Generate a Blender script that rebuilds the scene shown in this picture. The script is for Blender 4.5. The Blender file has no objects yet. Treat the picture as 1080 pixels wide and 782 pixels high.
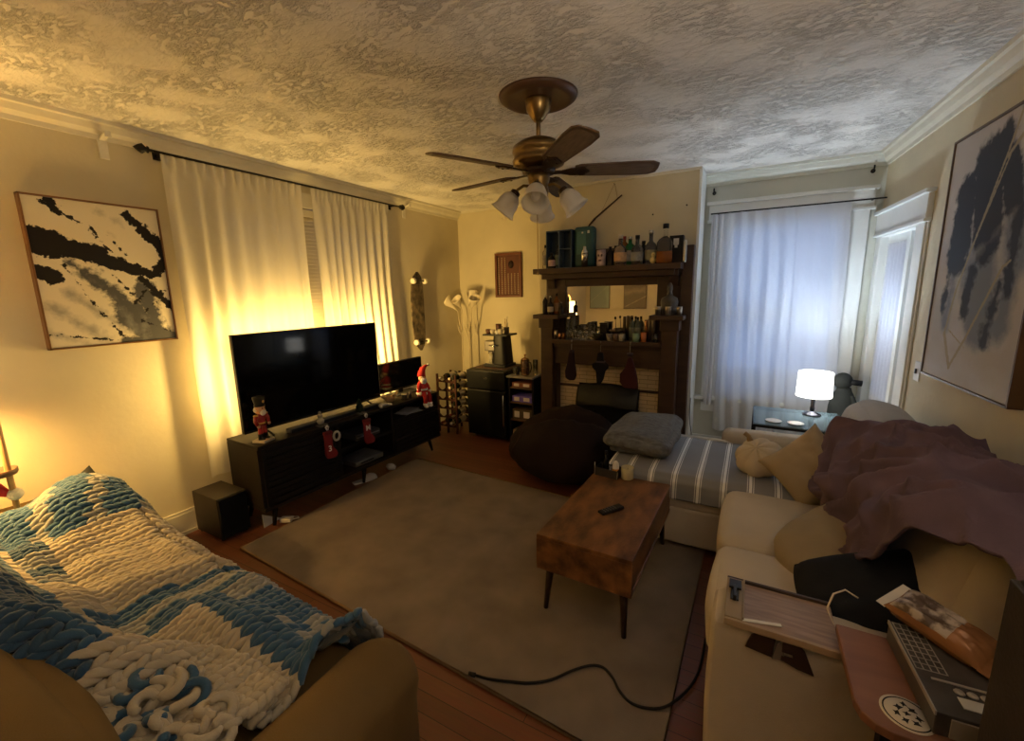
import bpy, math, random
from mathutils import Vector, Matrix, Euler, noise
R = math.radians
PI = math.pi
scene = bpy.context.scene
col = scene.collection

# ---------------------------------------------------------------- camera
F_PX = 455.0
cam_d = bpy.data.cameras.new('camera')
cam_d.sensor_width = 36.0
cam_d.lens = F_PX / 1080 * 36.0
cam_d.clip_start = 0.02
cam = bpy.data.objects.new('camera', cam_d)
col.objects.link(cam)
_y = Vector((255, -88, F_PX)).normalized()
_x = Vector((825, 66, -F_PX)).normalized()
_x = (_x - _y * _x.dot(_y)).normalized()
_z = _x.cross(_y)
right = Vector((_x[0], _y[0], _z[0]))
down = Vector((_x[1], _y[1], _z[1]))
fwd = Vector((_x[2], _y[2], _z[2]))
up = -down
m = Matrix(((right.x, up.x, -fwd.x, 0), (right.y, up.y, -fwd.y, 0), (right.z, up.z, -fwd.z, 1.6), (0, 0, 0, 1)))
cam.matrix_world = m
scene.camera = cam

# ---------------------------------------------------------------- exposure, world, large lights
scene.view_settings.view_transform = 'Standard'
scene.view_settings.look = 'None'
scene.view_settings.gamma = 1.0
scene.view_settings.use_curve_mapping = False
scene.view_settings.exposure = 1.2

w = bpy.data.worlds.new('dusk_sky')
scene.world = w
w.use_nodes = True
wn = w.node_tree.nodes
wn['Background'].inputs[0].default_value = (0.30, 0.48, 0.95, 1)
wn['Background'].inputs[1].default_value = 0.35

def light(name, typ, loc, power, color, **kw):
    d = bpy.data.lights.new(name, typ)
    d.energy = power
    d.color = color
    for k, v in kw.items():
        setattr(d, k, v)
    o = bpy.data.objects.new(name, d)
    o.location = loc
    col.objects.link(o)
    return o

WARM = (1.0, 0.63, 0.18)
AMBER = (1.0, 0.58, 0.16)
# daylight of the dusk sky coming in through the alcove window and the glazed door
lw = light('window_daylight', 'AREA', (0.19, 4.78, 1.35), 2.8, (0.42, 0.62, 1.0), shape='RECTANGLE', size=0.9, size_y=1.5)
lw.rotation_euler = (R(-90), 0, 0)
ld = light('door_daylight', 'AREA', (1.25, 4.05, 1.4), 2.2, (0.5, 0.66, 1.0), shape='RECTANGLE', size=0.5, size_y=1.5)
ld.rotation_euler = (0, R(90), 0)

# ---------------------------------------------------------------- materials
MATS = {}
def M(key, c, rough=.6, metal=0., var=.12, vs=9., bump=0., bs=60., spec=.5, trans=0., sheen=0., emit=None, es=1., coat=0., ior=1.45, c2=None, stretch=None):
    """procedural material: base colour broken by noise, optional bump"""
    if key in MATS:
        return MATS[key]
    if max(c) < .05 and not metal: spec = min(spec, .22)
    mt = bpy.data.materials.new(key)
    mt.use_nodes = True
    nt = mt.node_tree
    b = nt.nodes['Principled BSDF']
    b.inputs['Roughness'].default_value = rough
    b.inputs['Metallic'].default_value = metal
    b.inputs['Specular IOR Level'].default_value = spec
    b.inputs['Transmission Weight'].default_value = trans
    b.inputs['IOR'].default_value = ior
    b.inputs['Coat Weight'].default_value = coat
    if sheen:
        b.inputs['Sheen Weight'].default_value = sheen
        b.inputs['Sheen Roughness'].default_value = .5
        b.inputs['Sheen Tint'].default_value = (*c, 1)
    tc = nt.nodes.new('ShaderNodeTexCoord')
    mp = nt.nodes.new('ShaderNodeMapping')
    if stretch:
        mp.inputs['Scale'].default_value = stretch
    nt.links.new(tc.outputs['Object'], mp.inputs[0])
    n = nt.nodes.new('ShaderNodeTexNoise')
    n.inputs['Scale'].default_value = vs
    n.inputs['Detail'].default_value = 5
    nt.links.new(mp.outputs[0], n.inputs['Vector'])
    r = nt.nodes.new('ShaderNodeValToRGB')
    lo = c2 if c2 else tuple(v * (1 - var) for v in c)
    hi = c if c2 else tuple(min(1, v * (1 + var)) for v in c)
    r.color_ramp.elements[0].position = .32
    r.color_ramp.elements[1].position = .68
    r.color_ramp.elements[0].color = (*lo, 1)
    r.color_ramp.elements[1].color = (*hi, 1)
    nt.links.new(n.outputs['Fac'], r.inputs[0])
    nt.links.new(r.outputs[0], b.inputs['Base Color'])
    if emit:
        b.inputs['Emission Color'].default_value = (*emit, 1)
        b.inputs['Emission Strength'].default_value = es
    if bump:
        n2 = nt.nodes.new('ShaderNodeTexNoise')
        n2.inputs['Scale'].default_value = bs
        n2.inputs['Detail'].default_value = 3
        nt.links.new(mp.outputs[0], n2.inputs['Vector'])
        bp = nt.nodes.new('ShaderNodeBump')
        bp.inputs['Strength'].default_value = min(1, bump)
        bp.inputs['Distance'].default_value = .01
        nt.links.new(n2.outputs['Fac'], bp.inputs['Height'])
        nt.links.new(bp.outputs[0], b.inputs['Normal'])
    MATS[key] = mt
    return mt

def nodes(mt):
    nt = mt.node_tree
    return nt, nt.nodes['Principled BSDF']

# ---------------------------------------------------------------- mesh builder
class MB:
    def __init__(s):
        s.v = []; s.f = []; s.sm = []; s.mi = []; s.cols = None
    def add(s, vs, fs, smooth=False, mi=0):
        o = len(s.v)
        s.v += [tuple(p) for p in vs]
        s.f += [tuple(i + o for i in f) for f in fs]
        s.sm += [smooth] * len(fs)
        s.mi += [mi] * len(fs)
        return s
    def box(s, c, size, rot=None, mi=0):
        x, y, z = (k / 2 for k in size)
        vs = [Vector(p) for p in ((-x,-y,-z),(x,-y,-z),(x,y,-z),(-x,y,-z),(-x,-y,z),(x,-y,z),(x,y,z),(-x,y,z))]
        if rot is not None:
            e = Euler(rot).to_matrix()
            vs = [e @ p for p in vs]
        c = Vector(c)
        return s.add([p + c for p in vs], [(0,3,2,1),(4,5,6,7),(0,1,5,4),(1,2,6,5),(2,3,7,6),(3,0,4,7)], False, mi)
    def bx(s, x0, x1, y0, y1, z0, z1, mi=0):
        return s.box(((x0+x1)/2, (y0+y1)/2, (z0+z1)/2), (abs(x1-x0), abs(y1-y0), abs(z1-z0)), None, mi)
    def lathe(s, prof, c=(0,0,0), n=16, axis=(0,0,1), caps=True, mi=0, sx=1, sy=1):
        q = Vector((0,0,1)).rotation_difference(Vector(axis)).to_matrix()
        c = Vector(c); vs = []; fs = []
        k = len(prof)
        for r, z in prof:
            for i in range(n):
                a = 2*PI*i/n
                vs.append(q @ Vector((r*math.cos(a)*sx, r*math.sin(a)*sy, z)) + c)
        for j in range(k-1):
            for i in range(n):
                fs.append((j*n+i, j*n+(i+1)%n, (j+1)*n+(i+1)%n, (j+1)*n+i))
        if caps:
            if prof[0][0] > 1e-5: fs.append(tuple(reversed(range(n))))
            if prof[-1][0] > 1e-5: fs.append(tuple((k-1)*n+i for i in range(n)))
        return s.add(vs, fs, True, mi)
    def cyl(s, p0, p1, r0, r1=None, n=12, mi=0):
        p0 = Vector(p0); p1 = Vector(p1)
        r1 = r0 if r1 is None else r1
        L = (p1-p0).length
        return s.lathe([(r0,0),(r1,L)], p0, n, (p1-p0).normalized(), True, mi)
    def tube(s, pts, r, n=8, mi=0, closed=False, caps=True):
        pts = [Vector(p) for p in pts]
        k = len(pts); vs = []; fs = []
        rr = r if hasattr(r, '__len__') else [r]*k
        up = Vector((0,0,1)); prev = None
        for i, p in enumerate(pts):
            if closed: t = pts[(i+1)%k] - pts[i-1]
            else: t = pts[min(i+1,k-1)] - pts[max(i-1,0)]
            t = t.normalized() if t.length > 1e-9 else Vector((0,0,1))
            if prev is None:
                a = t.cross(up)
                if a.length < 1e-3: a = t.cross(Vector((1,0,0)))
            else:
                a = prev - t*prev.dot(t)
            a = a.normalized(); prev = a
            b = t.cross(a)
            for j in range(n):
                g = 2*PI*j/n
                vs.append(p + (a*math.cos(g) + b*math.sin(g))*rr[i])
        for i in range(k if closed else k-1):
            i2 = (i+1) % k
            for j in range(n):
                fs.append((i*n+j, i*n+(j+1)%n, i2*n+(j+1)%n, i2*n+j))
        if caps and not closed:
            fs.append(tuple(reversed(range(n)))); fs.append(tuple((k-1)*n+j for j in range(n)))
        return s.add(vs, fs, True, mi)
    def ball(s, c, r, n=14, m=9, mi=0, fn=None, rot=None):
        r = r if hasattr(r, '__len__') else (r, r, r)
        vs = []; fs = []; c = Vector(c)
        e = Euler(rot).to_matrix() if rot is not None else None
        for j in range(m+1):
            th = PI*j/m
            for i in range(n):
                a = 2*PI*i/n
                d = Vector((math.sin(th)*math.cos(a), math.sin(th)*math.sin(a), -math.cos(th)))
                k = fn(d) if fn else 1
                p = Vector((d.x*r[0]*k, d.y*r[1]*k, d.z*r[2]*k))
                if e: p = e @ p
                vs.append(c + p)
        for j in range(m):
            for i in range(n):
                fs.append((j*n+i, j*n+(i+1)%n, (j+1)*n+(i+1)%n, (j+1)*n+i))
        return s.add(vs, fs, True, mi)
    def prism(s, outline, z0, z1, tf=None, mi=0):
        """outline in xy extruded in z; tf maps a Vector to a Vector"""
        n = len(outline)
        vs = [Vector((x, y, z0)) for x, y in outline] + [Vector((x, y, z1)) for x, y in outline]
        if tf: vs = [tf(p) for p in vs]
        fs = [tuple(reversed(range(n))), tuple(range(n, 2*n))] + [(i, (i+1)%n, n+(i+1)%n, n+i) for i in range(n)]
        return s.add(vs, fs, False, mi)
    def grid(s, fn, nu, nv, mi=0, wrap=False):
        vs = [fn(i/nu, j/nv) for j in range(nv+1) for i in range(nu+1)]
        fs = [(j*(nu+1)+i, j*(nu+1)+i+1, (j+1)*(nu+1)+i+1, (j+1)*(nu+1)+i) for j in range(nv) for i in range(nu)]
        return s.add(vs, fs, True, mi)
    def mesh(s, name, mats):
        me = bpy.data.meshes.new(name)
        me.from_pydata(s.v, [], s.f)
        for mt in (mats if isinstance(mats, (list, tuple)) else [mats]):
            me.materials.append(mt)
        me.polygons.foreach_set('use_smooth', s.sm)
        me.polygons.foreach_set('material_index', s.mi)
        if s.cols:
            at = me.color_attributes.new('tint', 'FLOAT_COLOR', 'POINT')
            at.data.foreach_set('color', [k for c in s.cols for k in (*c, 1)])
        me.update()
        return me

def obj(name, mb, mats, parent=None, loc=(0,0,0), rot=(0,0,0), bevel=0, seg=2, sub=0, solid=0, label=None):
    o = bpy.data.objects.new(name, mb.mesh(name, mats))
    col.objects.link(o)
    o.location = loc
    o.rotation_euler = rot
    if parent: o.parent = parent
    if solid:
        k = o.modifiers.new('solid', 'SOLIDIFY'); k.thickness = solid; k.offset = 0
    if bevel:
        k = o.modifiers.new('bevel', 'BEVEL'); k.width = bevel; k.segments = seg; k.limit_method = 'ANGLE'; k.angle_limit = R(40)
        k.harden_normals = False
    if sub:
        k = o.modifiers.new('sub', 'SUBSURF'); k.levels = sub; k.render_levels = sub
    if label: o['label'] = label
    return o

def thing(name, label, cat, loc=(0,0,0), rz=0, group=None):
    o = bpy.data.objects.new(name, None)
    o.empty_display_size = .05
    col.objects.link(o)
    o.location = loc
    o.rotation_euler = (0, 0, rz) if not hasattr(rz, '__len__') else rz
    o['label'] = label; o['category'] = cat
    if group: o['group'] = group
    return o

def tag(o, label, cat, group=None, kind=None):
    o['label'] = label; o['category'] = cat
    if group: o['group'] = group
    if kind: o['kind'] = kind
    return o

def struct(name, mb, mats, parent=None, **kw):
    o = obj(name, mb, mats, parent, **kw)
    if not parent: o['kind'] = 'structure'
    return o

def dup(o, loc=None, rz=None, label=None, parent=None, group=None):
    c = o.copy(); col.objects.link(c)
    if parent: c.parent = parent
    if loc is not None: c.location = loc
    if rz is not None: c.rotation_euler = (0, 0, rz)
    if label: c['label'] = label
    if group: c['group'] = group
    for ch in list(o.children):
        dup(ch, parent=c)
    return c

def ns(x, y=0., z=0.):
    return noise.noise(Vector((x, y, z)))

def pillow(sx, sy, t, n=22, pinch=.10, seed=0, wr=.012, rnd=0.):
    """a knife-edge throw pillow in its own xy plane"""
    mb = MB()
    def side(sgn):
        def fn(u, v):
            a = 2*u-1; b = 2*v-1
            px = a*(1-pinch*(1-b*b)*abs(a)); py = b*(1-pinch*(1-a*a)*abs(b))
            kk = 1 - rnd*(a*b)**2; px *= kk; py *= kk
            h = max(0, (1-a**4)*(1-b**4))**.55
            h *= 1 + .12*ns(a*1.7+seed, b*1.7, sgn)
            z = sgn*t/2*h + wr*ns(a*4+seed, b*4, 3)*h
            return Vector((px*sx/2, py*sy/2, z))
        return fn
    mb.grid(side(1), n, n)
    mb2 = MB().grid(side(-1), n, n)
    mb.add(mb2.v, [tuple(reversed(f)) for f in mb2.f], True)
    return mb

def axes_rot(n, u):
    n = Vector(n).normalized(); u = Vector(u); u = (u-n*u.dot(n)).normalized(); v = n.cross(u)
    return Matrix((u, v, n)).transposed().to_euler()

def text_mesh(txt, size, depth=.001, bold=0):
    cu = bpy.data.curves.new('lettering', 'FONT')
    cu.body = txt; cu.size = size; cu.extrude = depth; cu.align_x = 'CENTER'; cu.align_y = 'CENTER'; cu.offset = bold
    t = bpy.data.objects.new('lettering', cu)
    me = bpy.data.meshes.new_from_object(t)
    bpy.data.objects.remove(t)
    return me
# ================================================================ THE SETTING
XL, CH = -3.33, 2.6
wallm = M('cream_wall_paint', (.60, .535, .375), .75, var=.05, vs=3, bump=.12, bs=30)
trimm = M('cream_trim_paint', (.66, .62, .50), .45, var=.04)
whitem = M('white_trim_paint', (.74, .76, .74), .4, var=.03)

# ceiling with a stomped plaster texture
ceilm = M('stomped_ceiling_plaster', (.80, .775, .73), .85, var=.06, vs=2)
nt, bs = nodes(ceilm)
tc = nt.nodes.new('ShaderNodeTexCoord')
def N(t, **k):
    n = nt.nodes.new(t)
    for a, b in k.items():
        n.inputs[a].default_value = b
    return n
wp = N('ShaderNodeTexNoise', Scale=5., Detail=2.)
nt.links.new(tc.outputs['Object'], wp.inputs['Vector'])
mixv = nt.nodes.new('ShaderNodeMix'); mixv.data_type = 'VECTOR'; mixv.inputs[0].default_value = .05
nt.links.new(tc.outputs['Object'], mixv.inputs[4]); nt.links.new(wp.outputs['Color'], mixv.inputs[5])
mpg = nt.nodes.new('ShaderNodeMapping'); mpg.inputs['Scale'].default_value = (1, 1.9, 1); mpg.inputs['Rotation'].default_value = (0, 0, .5)
nt.links.new(mixv.outputs[1], mpg.inputs[0])
n1 = N('ShaderNodeTexNoise', Scale=20., Detail=6., Roughness=.68)
nt.links.new(mpg.outputs[0], n1.inputs['Vector'])
rp = nt.nodes.new('ShaderNodeValToRGB')
rp.color_ramp.elements[0].position = .46; rp.color_ramp.elements[1].position = .60
nt.links.new(n1.outputs['Fac'], rp.inputs[0])
n3 = N('ShaderNodeTexNoise', Scale=3.4, Detail=4.)
nt.links.new(tc.outputs['Object'], n3.inputs['Vector'])
rp3 = nt.nodes.new('ShaderNodeValToRGB')
rp3.color_ramp.elements[0].position = .40; rp3.color_ramp.elements[1].position = .60
rp3.color_ramp.elements[0].color = (.12, .12, .12, 1)
nt.links.new(n3.outputs['Fac'], rp3.inputs[0])
mul = nt.nodes.new('ShaderNodeMath'); mul.operation = 'MULTIPLY'
nt.links.new(rp.outputs[0], mul.inputs[0]); nt.links.new(rp3.outputs[0], mul.inputs[1])
bp = N('ShaderNodeBump', Strength=.9, Distance=.015)
nt.links.new(mul.outputs[0], bp.inputs['Height'])
nt.links.new(bp.outputs[0], bs.inputs['Normal'])

# floor of reddish boards
floorm = bpy.data.materials.new('red_brown_floorboards'); floorm.use_nodes = True
nt, bs = nodes(floorm)
tc = nt.nodes.new('ShaderNodeTexCoord')
br = nt.nodes.new('ShaderNodeTexBrick')
br.inputs['Scale'].default_value = 1.0
br.inputs['Brick Width'].default_value = 1.3; br.inputs['Row Height'].default_value = .075
br.inputs['Mortar Size'].default_value = .0015
br.inputs['Color1'].default_value = (.21, .072, .034, 1); br.inputs['Color2'].default_value = (.165, .053, .024, 1)
br.inputs['Mortar'].default_value = (.03, .012, .007, 1)
nt.links.new(tc.outputs['Object'], br.inputs['Vector'])
nz = nt.nodes.new('ShaderNodeTexNoise'); nz.inputs['Scale'].default_value = 6; nz.inputs['Detail'].default_value = 6
mp = nt.nodes.new('ShaderNodeMapping'); mp.inputs['Scale'].default_value = (1, 14, 1)
nt.links.new(tc.outputs['Object'], mp.inputs[0]); nt.links.new(mp.outputs[0], nz.inputs['Vector'])
mx = nt.nodes.new('ShaderNodeMix'); mx.data_type = 'RGBA'; mx.blend_type = 'MULTIPLY'; mx.inputs[0].default_value = .45
nt.links.new(br.outputs[0], mx.inputs[6]); nt.links.new(nz.outputs['Color'], mx.inputs[7])
nt.links.new(mx.outputs[2], bs.inputs['Base Color'])
bs.inputs['Roughness'].default_value = .38

struct('floor', MB().bx(-3.45, 1.5, -1.45, 5.1, -.1, 0), floorm)
struct('ceiling', MB().bx(-3.45, 1.5, -1.45, 5.1, CH, CH+.1), ceilm)

def hole_wall(u0, u1, h0, h1, z0, z1, top, mk):
    """boxes of a wall spanning u0..u1 with a hole h0..h1 x z0..z1"""
    mb = MB()
    for a, b, c, d in ((u0, h0, 0, top), (h1, u1, 0, top), (h0, h1, 0, z0), (h0, h1, z1, top)):
        if d - c > 1e-3 and b - a > 1e-3: mk(mb, a, b, c, d)
    return mb
struct('wall_left', hole_wall(-1.45, 4.8, 1.78, 3.22, .62, 2.32, CH, lambda mb, a, b, c, d: mb.bx(XL-.12, XL, a, b, c, d)), wallm)
struct('wall_back', MB().bx(XL, -1.95, 4.66, 4.78, 0, CH), wallm)
struct('wall_chimney', MB().bx(-1.95, -.45, 4.15, 4.78, 0, CH), wallm)
struct('wall_alcove', hole_wall(-.45, .95, -.26, .64, .58, 2.18, CH, lambda mb, a, b, c, d: mb.bx(a, b, 4.5, 4.62, c, d)),
       M('pale_alcove_paint', (.56, .57, .50), .7, var=.04, vs=3))
struct('wall_front', MB().bx(-3.45, 1.5, -1.45, -1.3, 0, CH), wallm)

# right wall: a frame whose local x runs along the wall towards the viewer and local y points out of the room
WR_O = Vector((.84, 4.5, 0)); _d = Vector((.06, -1, 0)).normalized()
WR_A = math.atan2(_d.y, _d.x)
def onright(name, mb, mats, parent=None, **kw):
    return obj(name, mb, mats, parent, loc=(0,0,0) if parent else WR_O, rot=(0,0,0) if parent else (0, 0, WR_A), **kw)
rwall = hole_wall(-.2, 5.95, .10, .80, 0, 1.97, CH, lambda mb, a, b, c, d: mb.bx(a, b, 0, .12, c, d))
o = onright('wall_right', rwall, wallm); o['kind'] = 'structure'
def wr(s, off, z=0):
    """point at s along the right wall, off metres into the room"""
    n = Vector((_d.y, -_d.x, 0))
    return WR_O + _d*s + n*off + Vector((0, 0, z))

# crown moulding and picture rail, baseboards
def crown(name, p0, p1, inward, m_=None):
    p0 = Vector((*p0, 0)); p1 = Vector((*p1, 0)); inw = Vector((*inward, 0))
    prof = [(0, 2.500), (.012, 2.500), (.016, 2.525), (.035, 2.545), (.05, 2.575), (.066, 2.58), (.07, 2.6), (0, 2.6)]
    mb = MB(); n = len(prof)
    vs = [p0 + inw*a + Vector((0, 0, z)) for a, z in prof] + [p1 + inw*a + Vector((0, 0, z)) for a, z in prof]
    mb.add(vs, [(i, (i+1) % n, n+(i+1) % n, n+i) for i in range(n)] + [tuple(range(n)), tuple(reversed(range(n, 2*n)))])
    return struct(name, mb, m_ or trimm)
crown('trim_1', (XL, -1.3), (XL, 4.66), (1, 0))
crown('trim_2', (-.45, 4.5), (.84, 4.5), (0, -1), M('pale_trim_paint', (.60, .61, .54), .45, var=.03))
pr = wr(0, 0); pe = wr(5.8, 0)
crown('trim_3', (pr.x, pr.y), (pe.x, pe.y), (_d.y, -_d.x))
mb = MB().bx(XL, -1.95, 4.64, 4.66, 2.575, 2.6)
struct('trim_4', mb, trimm)
struct('trim_5', MB().bx(-1.95, -.45, 4.13, 4.15, 2.58, 2.6), trimm)
struct('trim_6', MB().bx(-.462, -.44, 4.138, 4.5, 0, 2.6), whitem)          # white corner strip of the chimney breast
def base(name, x0, x1, y0, y1, m_):
    mb = MB(); mb.bx(x0, x1, y0, y1, 0, .15)
    dx, dy = (x1-x0 < .06), (y1-y0 < .06)
    mb.bx(x0-(.006 if dx else 0), x1+(.006 if dx else 0), y0-(.006 if dy else 0), y1+(.006 if dy else 0), 0, .025)
    mb.bx(x0+(.004 if dx else 0), x1-(.004 if dx else 0), y0+(.004 if dy else 0), y1-(.004 if dy else 0), .15, .17)
    return struct(name, mb, m_)
base('baseboard_left', XL, XL+.02, -1.3, 4.66, trimm)
base('baseboard_back', XL+.02, -1.95, 4.64, 4.66, trimm)
base('baseboard_alcove', -.44, .83, 4.48, 4.5, whitem)
bmb = MB().bx(.96, 5.8, -.02, 0, 0, .15).bx(.96, 5.8, -.014, 0, .15, .17)
o = onright('baseboard_right', bmb, trimm); o['kind'] = 'structure'

# ---- sheer cloth
def sheer(key, c, tr=.45, clear=.12):
    mt = bpy.data.materials.new(key); mt.use_nodes = True
    nt = mt.node_tree; nt.nodes.remove(nt.nodes['Principled BSDF'])
    out = nt.nodes['Material Output']
    d = nt.nodes.new('ShaderNodeBsdfDiffuse'); t = nt.nodes.new('ShaderNodeBsdfTranslucent'); p = nt.nodes.new('ShaderNodeBsdfTransparent')
    tcn = nt.nodes.new('ShaderNodeTexCoord'); wv = nt.nodes.new('ShaderNodeTexNoise'); wv.inputs['Scale'].default_value = 220
    nt.links.new(tcn.outputs['Object'], wv.inputs['Vector'])
    rr = nt.nodes.new('ShaderNodeValToRGB')
    rr.color_ramp.elements[0].color = (*[k*.93 for k in c], 1); rr.color_ramp.elements[1].color = (*c, 1)
    nt.links.new(wv.outputs['Fac'], rr.inputs[0])
    nt.links.new(rr.outputs[0], d.inputs[0]); nt.links.new(rr.outputs[0], t.inputs[0])
    m1 = nt.nodes.new('ShaderNodeMixShader'); m1.inputs[0].default_value = tr
    nt.links.new(d.outputs[0], m1.inputs[1]); nt.links.new(t.outputs[0], m1.inputs[2])
    m2 = nt.nodes.new('ShaderNodeMixShader'); m2.inputs[0].default_value = clear
    nt.links.new(m1.outputs[0], m2.inputs[1]); nt.links.new(p.outputs[0], m2.inputs[2])
    nt.links.new(m2.outputs[0], out.inputs[0])
    return mt
glassm = bpy.data.materials.new('window_glass'); glassm.use_nodes = True
nt = glassm.node_tree; nt.nodes.remove(nt.nodes['Principled BSDF'])
tp = nt.nodes.new('ShaderNodeBsdfTransparent'); gl = nt.nodes.new('ShaderNodeBsdfGlossy'); gl.inputs['Roughness'].default_value = .02
fr = nt.nodes.new('ShaderNodeFresnel'); fr.inputs[0].default_value = 1.45
ms = nt.nodes.new('ShaderNodeMixShader')
nt.links.new(fr.outputs[0], ms.inputs[0]); nt.links.new(tp.outputs[0], ms.inputs[1]); nt.links.new(gl.outputs[0], ms.inputs[2])
nt.links.new(ms.outputs[0], nt.nodes['Material Output'].inputs[0])

# ---- window 1 behind the television: casing, sash, blind, two sheers
def along_left(mb, y0, y1, z0, z1, d0, d1): return mb.bx(XL+d0, XL+d1, y0, y1, z0, z1)
mb = MB()
along_left(mb, 1.67, 1.78, .58, 2.34, 0, .025); along_left(mb, 3.22, 3.33, .58, 2.34, 0, .025)
along_left(mb, 1.65, 3.35, 2.32, 2.44, 0, .03); along_left(mb, 1.62, 3.38, .56, .62, 0, .06)
along_left(mb, 1.78, 3.22, 1.44, 1.49, -.09, -.05); along_left(mb, 2.47, 2.53, .62, 2.32, -.09, -.03)
win1 = struct('window_1', mb, trimm, bevel=.004)
mb = MB(); along_left(mb, 1.78, 3.22, .62, 2.32, -.085, -.08)
struct('pane', mb, glassm, win1)
slatm = M('cream_blind_slats', (.72, .66, .52), .5, var=.03)
mb = MB()
for y0, y1 in ((1.785, 3.215),):
    z = 2.24
    while z > .66:
        mb.box((XL-.012, (y0+y1)/2, z), (.040, y1-y0, .0025), (0, R(56), 0)); z -= .030
    mb.bx(XL-.035, XL+.008, y0, y1, 2.255, 2.31)
bl = struct('blind', mb, slatm, win1)
shm = sheer('warm_white_sheer', (.80, .76, .66), .38, .10)
def curtain(name, label, cat, mk, nu, nv, mat_, group=None):
    mb = MB().grid(mk, nu, nv)
    o = obj(name, mb, mat_); tag(o, label, cat, group); return o
def cur_left(y0t, y1t, y0b, y1b, zt, zb, nf, seed, amp=.022):
    def fn(u, v):
        y = (y0t+(y1t-y0t)*u)*(1-v) + (y0b+(y1b-y0b)*u)*v
        uu = u + .05*ns(u*3+seed, v*1.3)
        x = XL + .085 + amp*(.45+.55*v)*math.sin(2*PI*nf*uu+seed) + .012*ns(u*17+seed, v*2.5, 5)
        z = zt + (zb-zt)*v + .01*math.sin(u*40)*(v > .98)
        if v < .03: x = XL + .085 + .013*math.sin(2*PI*nf*2.3*u+seed)
        return Vector((x, y, z))
    return fn
curtain('sheer_curtain', 'wide cream sheer curtain panel hanging left of the window gap behind the television', 'curtain', cur_left(1.45, 2.40, 1.46, 2.40, 2.475, .36, 7, 1.0), 150, 46, shm, 'sheers on the left wall')
curtain('sheer_curtain', 'narrower cream sheer curtain panel hanging right of the window gap, near the skateboard', 'curtain', cur_left(2.50, 3.36, 2.53, 3.42, 2.475, .36, 9, 4.0), 150, 46, shm, 'sheers on the left wall')
blackm = M('black_metal', (.018, .016, .015), .4, .6, var=.1)
t = thing('curtain_rod', 'thin black curtain rod with arrow finials above the television window', 'curtain rod', (XL, 2.45, 2.485))
obj('rod', MB().cyl((.085, -1.03, 0), (.085, 1.07, 0), .008), blackm, t)
for y, s in ((-1.03, -1), (1.07, 1)):
    obj('finial', MB().lathe([(.009, 0), (.009, .02), (.02, .024), (.02, .03), (.012, .034), (.03, .055), (.02, .075), (0, .10)], (.085, y, 0), 10, (0, s, 0)), blackm, t)
    obj('bracket', MB().bx(0, .085, y-s*.05-.006, y-s*.05+.006, -.006, .006).bx(0, .008, y-s*.05-.02, y-s*.05+.02, -.03, .03), blackm, t)
# two old white rail hooks under the crown
brm = M('painted_bracket', (.70, .66, .55), .5)
for y, lab in ((1.21, 'small white painted wall bracket high above the ink painting'), (3.68, 'small white painted wall bracket high above the skateboard')):
    mb = MB().bx(0, .012, -.022, .022, -.10, .03).box((.05, 0, .015), (.10, .03, .012), (0, R(-14), 0)).bx(.09, .10, -.015, .015, .0, .035)
    tag(obj('wall_bracket', mb, brm, loc=(XL, y, 2.50), bevel=.003), lab, 'bracket', 'white brackets on the left wall')

# ---- window 2 in the alcove
mb = MB(); Y = 4.5
mb.bx(-.38, -.26, Y-.025, Y, .50, 2.20); mb.bx(.64, .76, Y-.025, Y, .50, 2.20)
mb.bx(-.40, .78, Y-.035, Y, 2.18, 2.33); mb.bx(-.42, .80, Y-.06, Y, 2.33, 2.36); mb.bx(-.41, .79, Y-.045, Y, 2.18, 2.205)
mb.bx(-.44, .80, Y-.07, Y, .54, .575); mb.bx(-.38, .76, Y-.025, Y, .42, .54)
mb.bx(-.26, .64, Y+.05, Y+.09, 1.34, 1.39); mb.bx(-.26, -.21, Y+.03, Y+.08, .58, 2.18); mb.bx(.59, .64, Y+.03, Y+.08, .58, 2.18); mb.bx(-.26, .64, Y+.03, Y+.08, .58, .66); mb.bx(-.26, .64, Y+.03, Y+.08, 2.12, 2.18)
win2 = struct('window_2', mb, whitem, bevel=.004)
struct('pane', MB().bx(-.21, .59, Y+.055, Y+.06, .66, 2.12), glassm, win2)
mb = MB()
for k in range(5): mb.bx(-.24, .62, Y+.0, Y+.02, .70+k*.035, .715+k*.035)
struct('blind', mb, whitem, win2)
shc = sheer('cool_white_sheer', (.80, .80, .82), .5, .10)
def cur_alc(u, v):
    x = (-.30+.93*u)*(1-v) + (-.26+.93*u)*v + .015*v*ns(u*5, v*3)
    nf = 9
    fade = .25 if u > .62 else 1
    yy = Y - .085 + .02*fade*math.sin(2*PI*nf*u + 2.2*ns(u*2.2, v*1.6)) * (.5+.5*v) + .016*ns(u*13, v*3.3, 2)*fade
    return Vector((x, yy, 2.245 + (.26-2.245)*v))
curtain('sheer_curtain', 'bluish white sheer curtain over the alcove window behind the table lamp', 'curtain', cur_alc, 170, 50, shc)
def cur_strip(u, v):
    return Vector((-.37+.10*u+.03*v*(1-u)-.01*v, Y-.085+.012*math.sin(u*14+v), 2.24+(.5-2.24)*v))
curtain('sheer_curtain', 'narrow strip of white sheer at the chimney side of the alcove window', 'curtain', cur_strip, 24, 20, shc)
t = thing('curtain_rod', 'thin dark curtain rod across the alcove window', 'curtain rod', (.2, Y-.09, 2.25))
obj('rod', MB().cyl((-.58, 0, .0), (.64, 0, .0), .006), blackm, t)
for x in (-.52, .56): obj('bracket', MB().bx(x-.005, x+.005, 0, .09, -.005, .005).bx(x-.012, x+.012, .082, .09, -.02, .02), blackm, t)
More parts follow.
